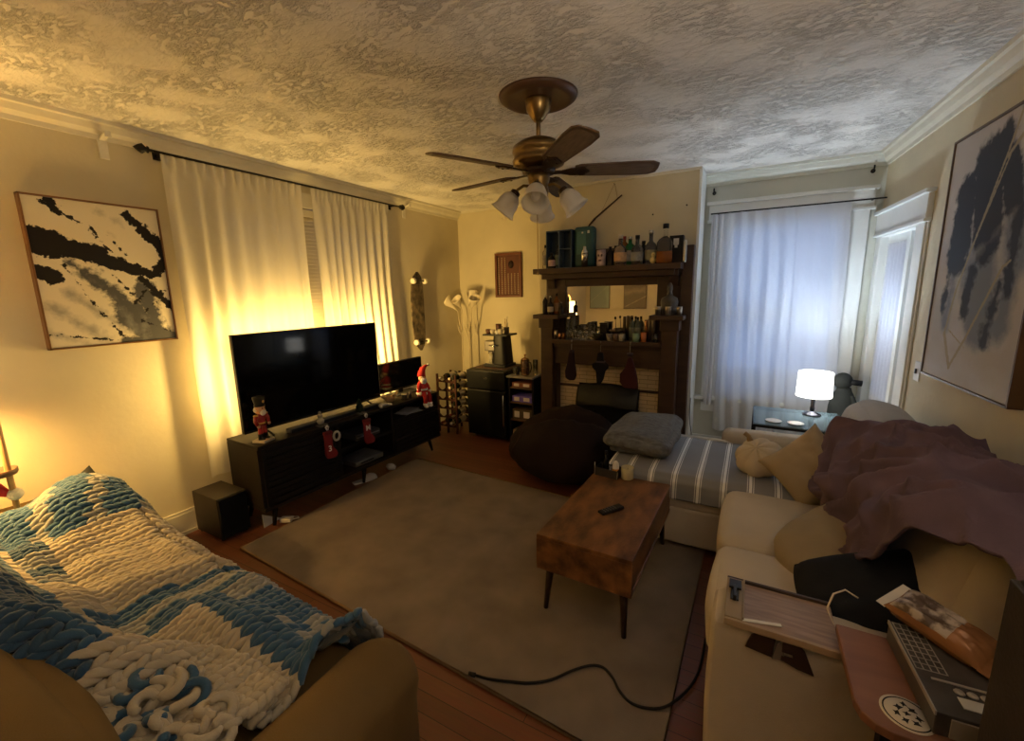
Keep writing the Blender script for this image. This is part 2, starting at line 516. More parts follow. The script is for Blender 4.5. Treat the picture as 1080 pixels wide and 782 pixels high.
for x, z, lab in ((-.37, 2.44, 'small black hook high on the alcove wall near the chimney'), (.75, 2.47, 'small black hook high on the alcove wall near the door')):
    tag(obj('wall_hook', MB().tube([(0, -.0, 0), (0, -.035, 0), (0, -.045, .02), (0, -.04, .035)], .006).lathe([(.016, 0), (.016, .006)], (0, -.006, 0), 10, (0, 1, 0)), blackm, loc=(x, Y, z)), lab, 'hook', 'black hooks in the alcove')
# nails in the plaster above the window
# ---- door 1 in the right wall: casing, half glazed door leaf with a slatted strip
mb = MB()
mb.bx(.01, .10, -.022, 0, 0, 1.99); mb.bx(.80, .93, -.022, 0, 0, 1.99)
mb.bx(.0, .95, -.03, 0, 1.97, 2.13); mb.bx(-.005, .97, -.05, 0, 2.13, 2.155); mb.bx(.0, .96, -.04, 0, 1.965, 1.985)
mb.bx(.93, .945, -.012, 0, 0, 1.97); mb.bx(.095, .112, -.02, .125, 0, 1.97); mb.bx(.79, .805, -.02, .125, 0, 1.97); mb.bx(.112, .79, -.02, .125, 1.955, 1.972)
door = onright('door_1', mb, whitem, bevel=.003); door['kind'] = 'structure'
mb = MB(); 
mb.bx(.10, .56, .03, .07, 0, .75); mb.bx(.10, .18, .03, .07, .75, 1.97); mb.bx(.50, .56, .03, .07, .75, 1.97); mb.bx(.18, .50, .03, .07, 1.88, 1.97)
obj('door_leaf', mb, whitem, door, bevel=.003)
obj('pane', MB().bx(.18, .50, .048, .052, .75, 1.88), glassm, door)
def dcur(u, v): return Vector((.17+.34*u, .026-.008*math.sin(u*30), 1.9-1.2*v))
obj('door_curtain', MB().grid(dcur, 60, 8), shc, door)
mb = MB(); mb.bx(.57, .80, .06, .065, 0, 1.97)
for z in (.4, .75, 1.1, 1.42, 1.55, 1.70, 1.83): mb.bx(.60, .77, .045, .06, z, z+.02)
obj('side_panel', mb, whitem, door)
# light switch beside the door
mb = MB().bx(1.035, 1.115, -.006, 0, 1.02, 1.14)
sw = onright('light_switch', mb, M('switch_plate', (.62, .62, .60), .35), bevel=.003)
tag(sw, 'white light switch plate on the right wall beside the door casing', 'light switch')
obj('toggle', MB().bx(1.07, 1.08, -.016, -.006, 1.065, 1.095), M('dark_toggle', (.05, .05, .05), .4), sw)
# ================================================================ LARGE FURNITURE
# ---- rug
rugm = M('taupe_carpet', (.225, .178, .137), .95, c2=(.155, .123, .094), vs=4.5, bump=.6, bs=420, sheen=.15)
rp_ = [(-2.78, 1.36), (-.17, 1.21), (-.15, 2.88), (-2.78, 3.05)]
mb = MB().prism(rp_, .001, .014)
rug = tag(obj('area_rug', mb, rugm, bevel=.005), 'large plain taupe area rug covering the floor between the sofas', 'rug')
bi = MB(); bp_ = [Vector((x, y, .010)) for x, y in rp_]
bi.tube(bp_, .008, 6, closed=True)
obj('bound_edge', bi, M('rug_binding', (.20, .12, .06), .8), rug)

# ---- sectional sofa
beige = M('beige_sofa_fabric', (.53, .455, .355), .9, c2=(.47, .40, .31), vs=5, bump=.3, bs=500, sheen=.2)
sofa = thing('sectional_sofa', 'large beige L-shaped sectional sofa along the right wall', 'sofa', (.45, 2.5, 0))
SX, SY = -.45, -2.5       # world -> local
def sbox(name, x0, x1, y0, y1, z0, z1, bev, mt=beige, seg=4, sub=None):
    return obj(name, MB().bx(x0+SX, x1+SX, y0+SY, y1+SY, z0, z1), mt, sofa, bevel=bev, seg=seg)
sbox('base', -.02, .90, 1.40, 3.45, .04, .30, .02)
sbox('base', -.72, .0, 2.62, 3.42, .04, .28, .02)
def soft(x0, x1, y0, y1, z0, z1, crown_=.03, e=.075, seed=0, n=18, wr=.006):
    """a stuffed upholstered block: rounded box with a crowned top"""
    mb = MB()
    cx, cy, cz = (x0+x1)/2, (y0+y1)/2, (z0+z1)/2
    hx, hy, hz = (x1-x0)/2, (y1-y0)/2, (z1-z0)/2
    def face(ax, sg):
        def fn(u, v):
            a, b = 2*u-1, 2*v-1
            a = math.copysign(abs(a)**.7, a); b = math.copysign(abs(b)**.7, b)
            p = [0, 0, 0]; p[ax] = sg; p[(ax+1) % 3] = a; p[(ax+2) % 3] = b
            q = Vector((p[0]*hx, p[1]*hy, p[2]*hz))
            c = Vector((max(-hx+e, min(hx-e, q.x)), max(-hy+e, min(hy-e, q.y)), max(-hz+min(e, hz*.9), min(hz-min(e, hz*.9), q.z))))
            d = q - c
            if d.length > 1e-6:
                dd = Vector((d.x/e, d.y/e, d.z/min(e, hz*.9)))
                dd.normalize(); q = c + Vector((dd.x*e, dd.y*e, dd.z*min(e, hz*.9)))
            fx, fy, fz = p
            bul = crown_*(1-fx*fx if ax != 0 else 1)*(1-fy*fy if ax != 1 else 1)*(1-fz*fz if ax != 2 else 1)
            q[ax] += sg*bul
            q += Vector((ns(q.x*4+seed, q.y*4, q.z*4), ns(q.x*4+seed, q.y*4+9, q.z*4), ns(q.x*4+seed, q.y*4, q.z*4+9)))*wr
            return q + Vector((cx, cy, cz))
        return fn
    for ax in range(3):
        for sg in (1, -1):
            t_ = MB().grid(face(ax, sg), n, n)
            mb.add(t_.v, t_.f if sg > 0 else [tuple(reversed(f)) for f in t_.f], True)
    return mb
def scush(name, x0, x1, y0, y1, z0, z1, seed, **k):
    mt = k.pop('mat', beige)
    return obj(name, soft(x0+SX, x1+SX, y0+SY, y1+SY, z0, z1, seed=seed, **k), mt, sofa)
scush('seat_cushion', -.06, .62, 1.50, 2.02, .27, .47, 1, crown_=.02, e=.05)
scush('seat_cushion', -.06, .62, 2.03, 2.62, .27, .475, 2, crown_=.02, e=.05)
scush('chaise_cushion', -.76, .62, 2.63, 3.40, .25, .455, 3, crown_=.012, e=.05)
scush('arm', -.045, .93, 1.33, 1.53, .03, .585, 4, crown_=.008, e=.035)
scush('arm', -.13, .66, 3.40, 3.56, .05, .56, 5, crown_=.01, e=.05)
sbox('back_frame', .72, .90, 1.36, 3.5, .05, .72, .05)
paleg = M('pale_grey_back_cushion_fabric', (.40, .385, .37), .9, var=.05, bump=.3, bs=500, sheen=.2)
greyb = scush('back_cushion', .54, .84, 2.66, 3.36, .42, .86, 8, crown_=.04, e=.11, mat=paleg, label=None) if False else None
for y0, y1, sd, mt, lb in ((1.52, 2.08, 6, beige, None), (2.09, 2.68, 7, beige, None), (2.69, 3.34, 8, paleg, 'pale grey back cushion')):
    mbk = soft(-.14, .14, -(y1-y0)/2, (y1-y0)/2, -.24, .24, crown_=.04, e=.10, seed=sd)
    obj('back_cushion', mbk, mt, sofa, loc=(.66+SX, (y0+y1)/2+SY, .66), rot=(0, R(14), 0), label=lb)
for x, y in ((.02, 1.40), (.84, 1.40), (-.66, 2.70), (-.66, 3.34), (.02, 3.34), (.84, 3.40)):
    obj('foot', MB().cyl((x+SX, y+SY, 0), (x+SX, y+SY, .06), .02, .025), M('dark_wood_feet', (.02, .012, .008), .5), sofa)

# ---- olive loveseat in the near left corner
olive = M('olive_brown_velvet', (.175, .105, .032), .85, c2=(.14, .083, .024), vs=4, bump=.25, bs=350, sheen=.25)
LX, LY = -2.05, .38
ls = thing('loveseat', 'olive brown upholstered two-seat sofa with rounded arms under the knit blanket', 'sofa', (LX, LY, 0))
def lcush(name, x0, x1, y0, y1, z0, z1, seed, **k):
    return obj(name, soft(x0-LX, x1-LX, y0-LY, y1-LY, z0, z1, seed=seed, **k), olive, ls)
obj('base', MB().bx(-3.22-LX, -.88-LX, -.12-LY, .76-LY, .05, .30), olive, ls, bevel=.02)
lcush('back', -3.24, -.82, -.20, .06, .06, .70, 11, crown_=.01, e=.08)
lcush('back_cushion', -3.06, -2.04, .0, .24, .40, .76, 12, crown_=.04, e=.10, wr=.015)
lcush('back_cushion', -2.02, -1.0, .0, .24, .40, .76, 13, crown_=.04, e=.10, wr=.015)
lcush('seat_cushion', -3.06, -2.04, .18, .84, .28, .445, 14, crown_=.02, e=.06)
lcush('seat_cushion', -2.02, -1.0, .18, .84, .28, .445, 15, crown_=.02, e=.06)
def rolled_arm(x0, x1, y0, y1, zt):
    """arm with a rounded top roll and a rounded nose"""
    mb = MB(); cx = (x0+x1)/2; hw = (x1-x0)/2
    prof = [(-hw*.80, .06), (-hw*.82, .38)]
    for k in range(13):
        a = PI + (-PI)*k/12
        prof.append((hw*math.cos(a)*1.0, zt-hw*.95 + hw*.95*math.sin(a)))
    prof += [(hw*.82, .38), (hw*.80, .06)]
    n = len(prof); rings = []
    ys = [y0] + [y0+.03] + [y0+.05+(y1-.13-y0-.05)*k/6 for k in range(7)] + [y1-.13+.13*math.sin(PI/2*k/6) for k in range(1, 7)]
    for y in ys:
        tt = max(0, (y-(y1-.13))/.13); sc = math.sqrt(max(0, 1-tt*tt))
        sx = .55+.45*sc; dz = (1-sc)*.09
        e0 = .92 if y == y0 else 1
        rings.append([Vector((cx+px*sx*e0 + .004*ns(y*6, px*9), y, (pz if pz < .1 else pz-dz*(pz/zt)))) for px, pz in prof])
    vs = [p for r_ in rings for p in r_]
    fs = [(j*n+i, j*n+i+1, (j+1)*n+i+1, (j+1)*n+i) for j in range(len(ys)-1) for i in range(n-1)]
    fs += [tuple(reversed(range(n))), tuple((len(ys)-1)*n+i for i in range(n))]
    fs += [(j*n+n-1, j*n, (j+1)*n, (j+1)*n+n-1) for j in range(len(ys)-1)]
    return mb.add([v - Vector((LX, LY, 0)) for v in vs], fs, True)
obj('arm', rolled_arm(-1.03, -.80, -.16, .87, .57), olive, ls)
obj('arm', rolled_arm(-3.30, -3.06, -.16, .87, .59), olive, ls)
# welt on the back end of the near arm
obj('piping', MB().tube([Vector((-.915-LX+.117*math.cos(a), .36-LY, .462+.112*math.sin(a))) for a in [PI*k/12 for k in range(13)]], .005, 6), M('olive_piping', (.12, .07, .02), .8), ls)
for x in (-3.14, -.93):
    for y in (-.1, .78):
        obj('foot', MB().cyl((x-LX, y-LY, 0), (x-LX, y-LY, .06), .022, .03), M('dark_wood_feet', (.02, .012, .008), .5), ls)

# ---- coffee table
rustic = M('rustic_brown_boards', (.23, .098, .032), .36, c2=(.055, .021, .009), vs=6, bump=.15, bs=60, stretch=(2.6, 1, 2.6))
ct = thing('coffee_table', 'rustic brown wood box coffee table on four tapered dark legs', 'table', (-.605, 2.20, 0), R(-1.5))
mb = MB(); w_, l_, z0, z1 = .235, .46, .245, .43
mb.bx(-w_, w_, -l_, l_, z1-.022, z1); mb.bx(-w_, w_, -l_, l_, z0, z0+.02)
obj('tabletop', MB().bx(-w_, w_, -l_, l_, z1-.022, z1), rustic, ct, bevel=.003)
obj('bottom_board', MB().bx(-w_, w_, -l_, l_, z0, z0+.02), rustic, ct, bevel=.003)
obj('end_panel', MB().bx(-w_, w_, -l_, -l_+.02, z0+.02, z1-.022), rustic, ct)
obj('end_panel', MB().bx(-w_, w_, l_-.02, l_, z0+.02, z1-.022), rustic, ct)
obj('drawer_front', MB().bx(-w_+.004, -w_+.02, -l_+.024, -.004, z0+.022, z1-.024), rustic, ct, bevel=.002)
obj('drawer_front', MB().bx(-w_+.004, -w_+.02, .004, l_-.024, z0+.022, z1-.024), rustic, ct, bevel=.002)
obj('divider', MB().bx(-.01, .01, -l_+.02, l_-.02, z0+.02, z1-.022), rustic, ct)
obj('side_panel', MB().bx(w_-.018, w_-.003, -l_+.02, l_-.02, z0+.02, z1-.022), rustic, ct)
legm = M('dark_stained_legs', (.03, .016, .010), .45)
for sx in (-1, 1):
    for sy in (-1, 1):
        obj('leg', MB().cyl((sx*(w_-.05), sy*(l_-.06), z0), (sx*(w_-.035), sy*(l_-.03), 0.013), .021, .012, 12), legm, ct)

# ---- bean bag
bbm = M('dark_brown_faux_suede', (.015, .0072, .0045), .85, c2=(.011, .005, .0033), vs=6, bump=.25, bs=90)
def bbf(d):
    k = 1 + .10*ns(d.x*1.6, d.y*1.6, d.z*1.6) + .05*ns(d.x*4, d.y*4, d.z*4)
    return k
mb = MB()
n_, m_ = 56, 32
def bbp(u, v):
    a = 2*PI*u; th = PI*v
    d = Vector((math.sin(th)*math.cos(a), math.sin(th)*math.sin(a), -math.cos(th)))
    k = bbf(d)
    x, y, z = d.x*.50*k, d.y*.48*k, d.z
    if z < 0: zz = .22*z
    else:
        zz = .33*z**.9
        zz += .05*max(0, z-.4)*ns(d.x*5, d.y*5)
    pl = 1 + (.018*math.sin(a*9+ns(v*3)*3))*max(0, z)**.7
    # a slumped fold running across the crown
    f = math.exp(-((d.y*1.0+.10-d.x*.25)/.10)**2)*max(0, z)
    zz -= .055*f
    zz += .05*math.exp(-((d.y-.28)/.2)**2)*max(0, z)
    return Vector((x*pl, y*pl, .228+max(-.214, zz)))
mb.grid(bbp, n_, m_)
bb = thing('bean_bag', 'big slumped dark brown bean bag chair in front of the fireplace', 'bean bag', (-1.33, 3.36, 0))
obj('cover', mb, bbm, bb)
sm = [bbp(.62+.02*math.sin(k*.3), .45+.5*k/20)*1.004 for k in range(20)]
obj('seam', MB().tube(sm, .006, 6), M('brown_seam', (.03, .015, .011), .7), bb)

# ---- television console, televisions
dark = M('black_brown_veneer', (.0105, .0075, .0055), .55, var=.25, vs=4, bump=.1, bs=80)
ST_A = R(-2.2)
st = thing('tv_console', 'long black media console with slatted doors under the big television', 'tv stand', (-2.96, 2.48, 0), ST_A)
# local x is depth (front at +.19), local y runs along the wall
L0, L1, D, DB = -.915, .905, .19, .205
obj('top_board', MB().bx(-DB, D, L0, L1, .595, .62), dark, st, bevel=.003)
obj('bottom_board', MB().bx(-DB, D, L0, L1, .15, .175), dark, st, bevel=.003)
for y in (L0, L0+.62, L1-.64, L1-.022): obj('side_panel', MB().bx(-DB, D-.012, y, y+.022, .175, .595), dark, st)
obj('back_panel', MB().bx(-DB, -DB+.012, L0+.022, L1-.022, .175, .595), dark, st)
obj('shelf', MB().bx(-DB+.012, D-.02, L0+.642, L1-.64, .37, .39), dark, st)
obj('shelf', MB().bx(-DB+.012, D-.02, L1-.618, L1-.022, .45, .47), dark, st)
def slat_door(y0, y1, z0, z1):
    mb = MB(); mb.bx(D-.03, D-.018, y0, y1, z0, z1)
    z = z0+.02
    while z < z1-.02:
        mb.bx(D-.018, D, y0, y1, z, z+.026); z += .042
    mb.bx(D-.018, D, y0, y0+.02, z0, z1); mb.bx(D-.018, D, y1-.02, y1, z0, z1)
    return mb
obj('door', slat_door(L0+.024, L0+.618, .177, .593), dark, st, bevel=.002)
obj('door', slat_door(L1-.616, L1-.024, .177, .448), dark, st, bevel=.002)
for y in (L0+.10, -.03, L1-.12):
    for x in (-.15, .13):
        obj('leg', MB().cyl((x, y, .15), (x*1.12, y+(.03 if y > 0 else -.03), .014 if x > 0 and y < .85 else 0), .02, .012), dark, st)
tvm = M('glossy_black_screen', (.003, .003, .0035), .07, spec=.35, var=.02)
plast = M('matte_black_plastic', (.012, .012, .013), .45, var=.1)
def tv(name, label, y0, y1, z0, z1, xx, foot_z, rz, cat='television', curved=False):
    cy = (y0+y1)/2
    t = thing(name, label, cat, (xx, cy, foot_z), rz)
    h = (y1-y0)/2
    obj('housing', MB().bx(-.035, 0, -h, h, z0-foot_z, z1-foot_z).bx(-.06, -.035, -h*.6, h*.6, z0-foot_z+.05, (z0+z1)/2-foot_z), plast, t, bevel=.004)
    obj('screen', MB().bx(0, .002, -h+.008, h-.008, z0-foot_z+.016, z1-foot_z-.008), tvm, t)
    obj('bezel', MB().bx(0, .004, -h, h, z0-foot_z, z0-foot_z+.014), plast, t)
    return t, h
t, h = tv('television', 'large black flat television with a dark screen standing on the media console', 1.60, 2.82, .665, 1.355, -2.99, .622, ST_A)
for s in (-1, 1):
    obj('foot', MB().cyl((-.02, s*h*.75, .045), (.09, s*h*.75, .006), .008).cyl((-.02, s*h*.75, .045), (-.11, s*h*.75, .006), .008), plast, t)
# the warm strip stuck on the back of the big television
stripm = M('warm_strip', (.9, .7, .4), .5, emit=(1, .66, .26), es=6)
mb = MB()
mb.bx(-.066, -.060, -h*.85, h*.85, .10, .112); mb.bx(-.066, -.060, -h*.85, h*.85, .60, .612)
mb.bx(-.066, -.060, -h*.85, -h*.85+.012, .112, .60); mb.bx(-.066, -.060, h*.85-.012, h*.85, .112, .60)
obj('light_strip', mb, stripm, t)
la = light('strip_glow', 'AREA', (-.075, 0, .36), 8.5, WARM, shape='RECTANGLE', size=.60, size_y=1.15)
la.parent = t; la.rotation_euler = (0, R(90), 0)
lt = light('strip_top_glow', 'AREA', (-.075, 0, .70), 5.5, WARM, shape='RECTANGLE', size=.03, size_y=1.15)
lt.parent = t; lt.rotation_euler = (0, R(155), 0)
for s, pw in ((1, 13), (-1, 4)):
    le = light('strip_edge_glow', 'AREA', (-.068, s*h*.90, .42), pw, WARM, shape='RECTANGLE', size=.05, size_y=.50)
    le.parent = t; le.rotation_euler = (R(90)*s, 0, 0)
t, h = tv('monitor', 'small black flat television at the right end of the media console', 2.87, 3.46, .67, .955, -3.02, .622, ST_A, 'television')
obj('foot', MB().prism([(-.08, -.14), (.07, -.14), (.09, 0), (.07, .14), (-.08, .14)], .001, .012).bx(-.035, -.015, -.025, .025, .012, .09), plast, t, bevel=.003)
# subwoofer
sub = thing('subwoofer', 'black box speaker on the floor left of the media console', 'speaker', (-3.13, 1.44, 0))
obj('cabinet', MB().bx(-.155, .15, -.09, .10, .015, .30), M('black_woodgrain_vinyl', (.03, .024, .018), .5), sub, bevel=.004)
obj('grille', MB().bx(.15, .165, -.085, .095, .02, .295), M('black_speaker_cloth', (.008, .008, .008), .95), sub, bevel=.003)
for x in (-.13, .13):
    for y in (-.07, .08): obj('foot', MB().cyl((x, y, 0), (x, y, .016), .012), plast, sub)

# ---- mantelpiece
oak = M('dark_stained_oak', (.060, .030, .017), .42, c2=(.040, .019, .011), vs=4, bump=.12, bs=50, stretch=(1, 5, 5))
mt_ = thing('fireplace_mantel', 'tall dark oak fireplace mantel with overmantel mirror and shelves', 'fireplace', (-1.19, 4.149, 0))
MX, MY = 1.19, -4.149
def mbx(name, x0, x1, y0, y1, z0, z1, mt=oak, bev=.004, par=None, lab=None):
    return obj(name, MB().bx(x0+MX, x1+MX, y0+MY, y1+MY, z0, z1), mt, par or mt_, bevel=bev, label=lab)
mbx('top_shelf', -1.90, -.54, 3.88, 4.147, 1.765, 1.815)
mbx('cornice', -1.84, -.60, 3.95, 4.147, 1.715, 1.765)
mbx('gallery_rail', -1.84, -.55, 4.115, 4.147, 1.815, 1.985)
mbx('overmantel_frame', -1.85, -1.64, 4.09, 4.147, 1.14, 1.715)
mbx('overmantel_frame', -.76, -.55, 4.09, 4.147, 1.14, 1.715)
mbx('overmantel_frame', -1.64, -.76, 4.09, 4.147, 1.64, 1.715)
mirm = M('silvered_mirror', (.88, .86, .80), .015, 1.0, var=.0)
mbx('mirror', -1.64, -.76, 4.115, 4.135, 1.14, 1.64, mirm, 0, lab='bevelled mirror')
for x0, x1, s in ((-1.90, -1.63, -1), (-.78, -.50, 1)):
    mbx('side_shelf', x0, x1, 3.87, 4.09, 1.335, 1.375)
    cx_ = (-1.785 if s < 0 else -.615)+MX
    prof = [(.070, .0), (.070, .12), (.055, .14), (.055, 1.16), (.075, 1.20), (.075, 1.24), (.09, 1.28), (.10, 1.335)]
    obj('post', MB().bx(cx_-.065, cx_+.065, -.21, -.06, 0, 1.29).bx(cx_-.08, cx_+.08, -.225, -.05, 1.24, 1.335).bx(cx_-.08, cx_+.08, -.225, -.05, 0, .15), oak, mt_, bevel=.006)
    obj('corbel', MB().prism([(0, 0), (.10, 0), (.10, .02), (.05, .06), (.02, .14), (0, .14)], cx_-.04, cx_+.04, lambda p: Vector((p.z, -.06-p.x, 1.765-p.y))), oak, mt_, bevel=.003)
mbx('mantel_shelf', -1.72, -.68, 3.90, 4.12, 1.095, 1.135)
mbx('frieze', -1.72, -.68, 3.985, 4.10, .885, 1.095)
mbx('frieze_moulding', -1.72, -.68, 3.965, 3.99, 1.05, 1.095)
mbx('inner_jamb', -1.735, -1.70, 4.0, 4.147, 0, .885)
mbx('inner_jamb', -.70, -.665, 4.0, 4.147, 0, .885)
mbx('return_panel', -.555, -.462, 4.05, 4.147, 0, 1.965)
# tiles
tilem = bpy.data.materials.new('glazed_cream_tile'); tilem.use_nodes = True
nt, bs = nodes(tilem)
tc = nt.nodes.new('ShaderNodeTexCoord'); mp = nt.nodes.new('ShaderNodeMapping'); mp.inputs['Rotation'].default_value = (R(90), 0, 0)
br = nt.nodes.new('ShaderNodeTexBrick'); br.inputs['Scale'].default_value = 1; br.inputs['Brick Width'].default_value = .15; br.inputs['Row Height'].default_value = .04
br.inputs['Mortar Size'].default_value = .002
br.inputs['Color1'].default_value = (.66, .52, .32, 1); br.inputs['Color2'].default_value = (.60, .47, .28, 1); br.inputs['Mortar'].default_value = (.20, .15, .09, 1)
nt.links.new(tc.outputs['Object'], mp.inputs[0]); nt.links.new(mp.outputs[0], br.inputs['Vector']); nt.links.new(br.outputs[0], bs.inputs['Base Color'])
bs.inputs['Roughness'].default_value = .3
mbx('tile_facing', -1.70, -1.49, 4.10, 4.147, 0, .885, tilem, 0)
mbx('tile_facing', -.90, -.70, 4.10, 4.147, 0, .885, tilem, 0)
mbx('tile_facing', -1.49, -.90, 4.10, 4.147, .68, .885, tilem, 0)
mbx('tile_ledge', -.90, -.70, 4.085, 4.10, .635, .66, M('dark_ledge', (.05, .03, .02), .4))
mbx('tile_ledge', -1.70, -1.49, 4.085, 4.10, .635, .66, M('dark_ledge', (.05, .03, .02), .4))
iron = M('black_cast_iron', (.010, .010, .010), .38, .2, var=.2, bump=.15, bs=90)
ins = mbx('firebox', -1.49, -.90, 4.09, 4.147, 0, .68, M('sooty_black', (.004, .004, .004), .95), 0)
def hood(u, v):
    x = -1.50+.62*u; a = 2*u-1
    zt = .66+.035*(1-a*a)
    z = zt - .22*v
    y = 4.085 - .10*math.sin(v*PI/2)*(1-.35*a*a)
    return Vector((x+MX, y+MY, z))
obj('hood', MB().grid(hood, 24, 10), iron, mt_, solid=.008)
mbx('fire_front', -1.50, -.88, 4.045, 4.09, .0, .46, iron)
mbx('hearth', -1.72, -.68, 3.86, 4.15, .0, .02, M('dark_hearth_tile', (.03, .018, .014), .5))
# ================================================================ LAMPS
# ---- floor lamp with a small wooden tray table, left edge of the view
wood_l = M('pale_turned_wood', (.42, .27, .12), .5, c2=(.30, .18, .08), vs=8)
fl = thing('floor_lamp', 'slim wooden floor lamp with a round tray table at the left wall', 'lamp', (-3.10, .54, 0))
obj('base', MB().lathe([(.13, 0), (.135, .012), (.12, .024), (.02, .032)], n=24), wood_l, fl)
obj('pole', MB().cyl((0, 0, .03), (0, 0, 1.52), .012), wood_l, fl)
obj('tray', MB().lathe([(.0, .78), (.06, .78), (.065, .79), (.065, .808), (.06, .808), (.055, .795), (0, .795)], (-.01, -.03, 0), n=24), M('walnut_tray', (.12, .06, .03), .5), fl)
obj('arm', MB().tube([(0, 0, 1.50), (0, -.08, 1.54), (0, -.20, 1.53), (0, -.27, 1.48), (0, -.28, 1.42)], .009), wood_l, fl)
shadem = M('cream_lamp_shade', (.85, .72, .48), .8, emit=(1, .66, .28), es=2.5)
obj('shade', MB().lathe([(.13, 1.14), (.10, 1.40)], (0, -.28, 0), 28, caps=False), shadem, fl, solid=.003)
lb = light('lamp_bulb', 'POINT', (0, -.28, 1.22), 31, AMBER, shadow_soft_size=.05); lb.parent = fl

# ---- unseen uplighter, added by the right wall to fill ceiling and seats
ul = thing('added_fill_uplighter', 'unseen dark bowl uplighter added out of view as fill light for ceiling and seats', 'lamp', (.86, .16, 0))
obj('base', MB().lathe([(.14, 0), (.14, .015), (.02, .03)], n=24), blackm, ul)
obj('pole', MB().cyl((0, 0, .03), (0, 0, 1.70), .011), blackm, ul)
obj('bowl', MB().lathe([(.02, 1.69), (.09, 1.72), (.15, 1.78), (.17, 1.83)], n=28, caps=False), M('bronze_bowl', (.10, .07, .05), .4, .5), ul, solid=.004)
ub = light('added_fill_bulb', 'POINT', (0, 0, 1.79), 29, (1.0, .84, .68), shadow_soft_size=.04); ub.parent = ul

# ---- white table lamp on the glass table
gt = thing('side_table', 'small glass-topped table with a thin black metal frame by the window', 'table', (.36, 3.88, 0))
bar = MB()
gx, gy = .285, .27
for (a, b) in (((-gx, -gy), (gx, -gy)), ((gx, -gy), (gx, gy)), ((gx, gy), (-gx, gy)), ((-gx, gy), (-gx, -gy))):
    bar.box(((a[0]+b[0])/2, (a[1]+b[1])/2, .575), (abs(b[0]-a[0])+.02, abs(b[1]-a[1])+.02, .02))
obj('frame', bar, blackm, gt, bevel=.002)
gtop = bpy.data.materials.new('grey_glass_top'); gtop.use_nodes = True
nt = gtop.node_tree; b_ = nt.nodes['Principled BSDF']; b_.inputs['Base Color'].default_value = (.20, .27, .30, 1); b_.inputs['Roughness'].default_value = .03
tp = nt.nodes.new('ShaderNodeBsdfTransparent'); tp.inputs[0].default_value = (.8, .9, .92, 1); ms = nt.nodes.new('ShaderNodeMixShader'); ms.inputs[0].default_value = .55
nt.links.new(tp.outputs[0], ms.inputs[1]); nt.links.new(b_.outputs[0], ms.inputs[2]); nt.links.new(ms.outputs[0], nt.nodes['Material Output'].inputs[0])
obj('glass_top', MB().bx(-gx-.005, gx+.005, -gy-.005, gy+.005, .586, .594), gtop, gt)
for sx in (-1, 1):
    for sy in (-1, 1): obj('leg', MB().bx(sx*gx-.01, sx*gx+.01, sy*gy-.01, sy*gy+.01, 0, .566), blackm, gt)
obj('lower_shelf', MB().bx(-gx+.01, gx-.01, -gy+.01, gy-.01, .18, .19), blackm, gt)
tl = thing('table_lamp', 'lit white drum-shade table lamp with a dark stem on the glass table', 'lamp', (.47, 4.02, .595))
obj('base', MB().lathe([(.062, 0), (.062, .008), (.05, .016), (.022, .028), (.016, .036)], n=24), M('polished_dark_chrome', (.10, .10, .12), .15, .9), tl)
obj('stem', MB().lathe([(.016, .035), (.017, .06), (.014, .07), (.016, .14), (.011, .15), (.011, .18)], n=16), M('polished_dark_chrome', (.10, .10, .12), .15, .9), tl)
obj('lamp_shade', MB().lathe([(.118, .155), (.112, .345)], n=32, caps=False), M('lit_white_shade', (.9, .9, .86), .8, emit=(1, .97, .88), es=2.4), tl, solid=.003)
obj('added_baffle', MB().lathe([(.016, .160), (.1165, .160), (.1165, .163), (.016, .163)], n=32, caps=False), M('lit_white_shade', (.9, .9, .86), .8), tl)  # opaque disc added to keep the bulb's light off the table
tb = light('table_lamp_bulb', 'POINT', (0, 0, .215), 21, (.72, .85, 1.0), shadow_soft_size=.045); tb.parent = tl

# ================================================================ CEILING FAN
fan = thing('ceiling_fan', 'brass ceiling fan with five brown blades and four frosted glass shades', 'ceiling fan', (-1.05, 2.23, 2.6))
brass = M('antique_brass', (.26, .17, .065), .3, .9, var=.1)
bronze = M('dark_bronze', (.06, .035, .02), .35, .7)
obj('medallion', MB().lathe([(.0, -.022), (.15, -.022), (.165, -.028), (.185, -.022), (.20, -.012), (.205, 0)], n=40), M('brown_medallion', (.085, .04, .018), .45, var=.15), fan)
obj('canopy', MB().lathe([(.02, -.125), (.03, -.115), (.062, -.07), (.068, -.03), (.068, -.02)], n=24), brass, fan)
obj('downrod', MB().cyl((0, 0, -.22), (0, 0, -.10), .012), brass, fan)
obj('motor_housing', MB().lathe([(.02, -.195), (.05, -.205), (.10, -.225), (.135, -.25), (.14, -.275), (.132, -.282), (.132, -.31), (.14, -.318), (.135, -.335), (.10, -.35), (.03, -.355)][::-1], n=32), brass, fan)
obj('flywheel', MB().lathe([(.03, -.385), (.085, -.38), (.09, -.36), (.03, -.352)], n=28), bronze, fan)
obj('light_hub', MB().lathe([(.0, -.535), (.02, -.53), (.045, -.50), (.055, -.47), (.05, -.45), (.058, -.41), (.06, -.385), (.05, -.38)], n=24), brass, fan)
bladem = M('brown_wood_blade', (.12, .068, .034), .42, c2=(.075, .04, .02), vs=7, stretch=(1, 6, 1))
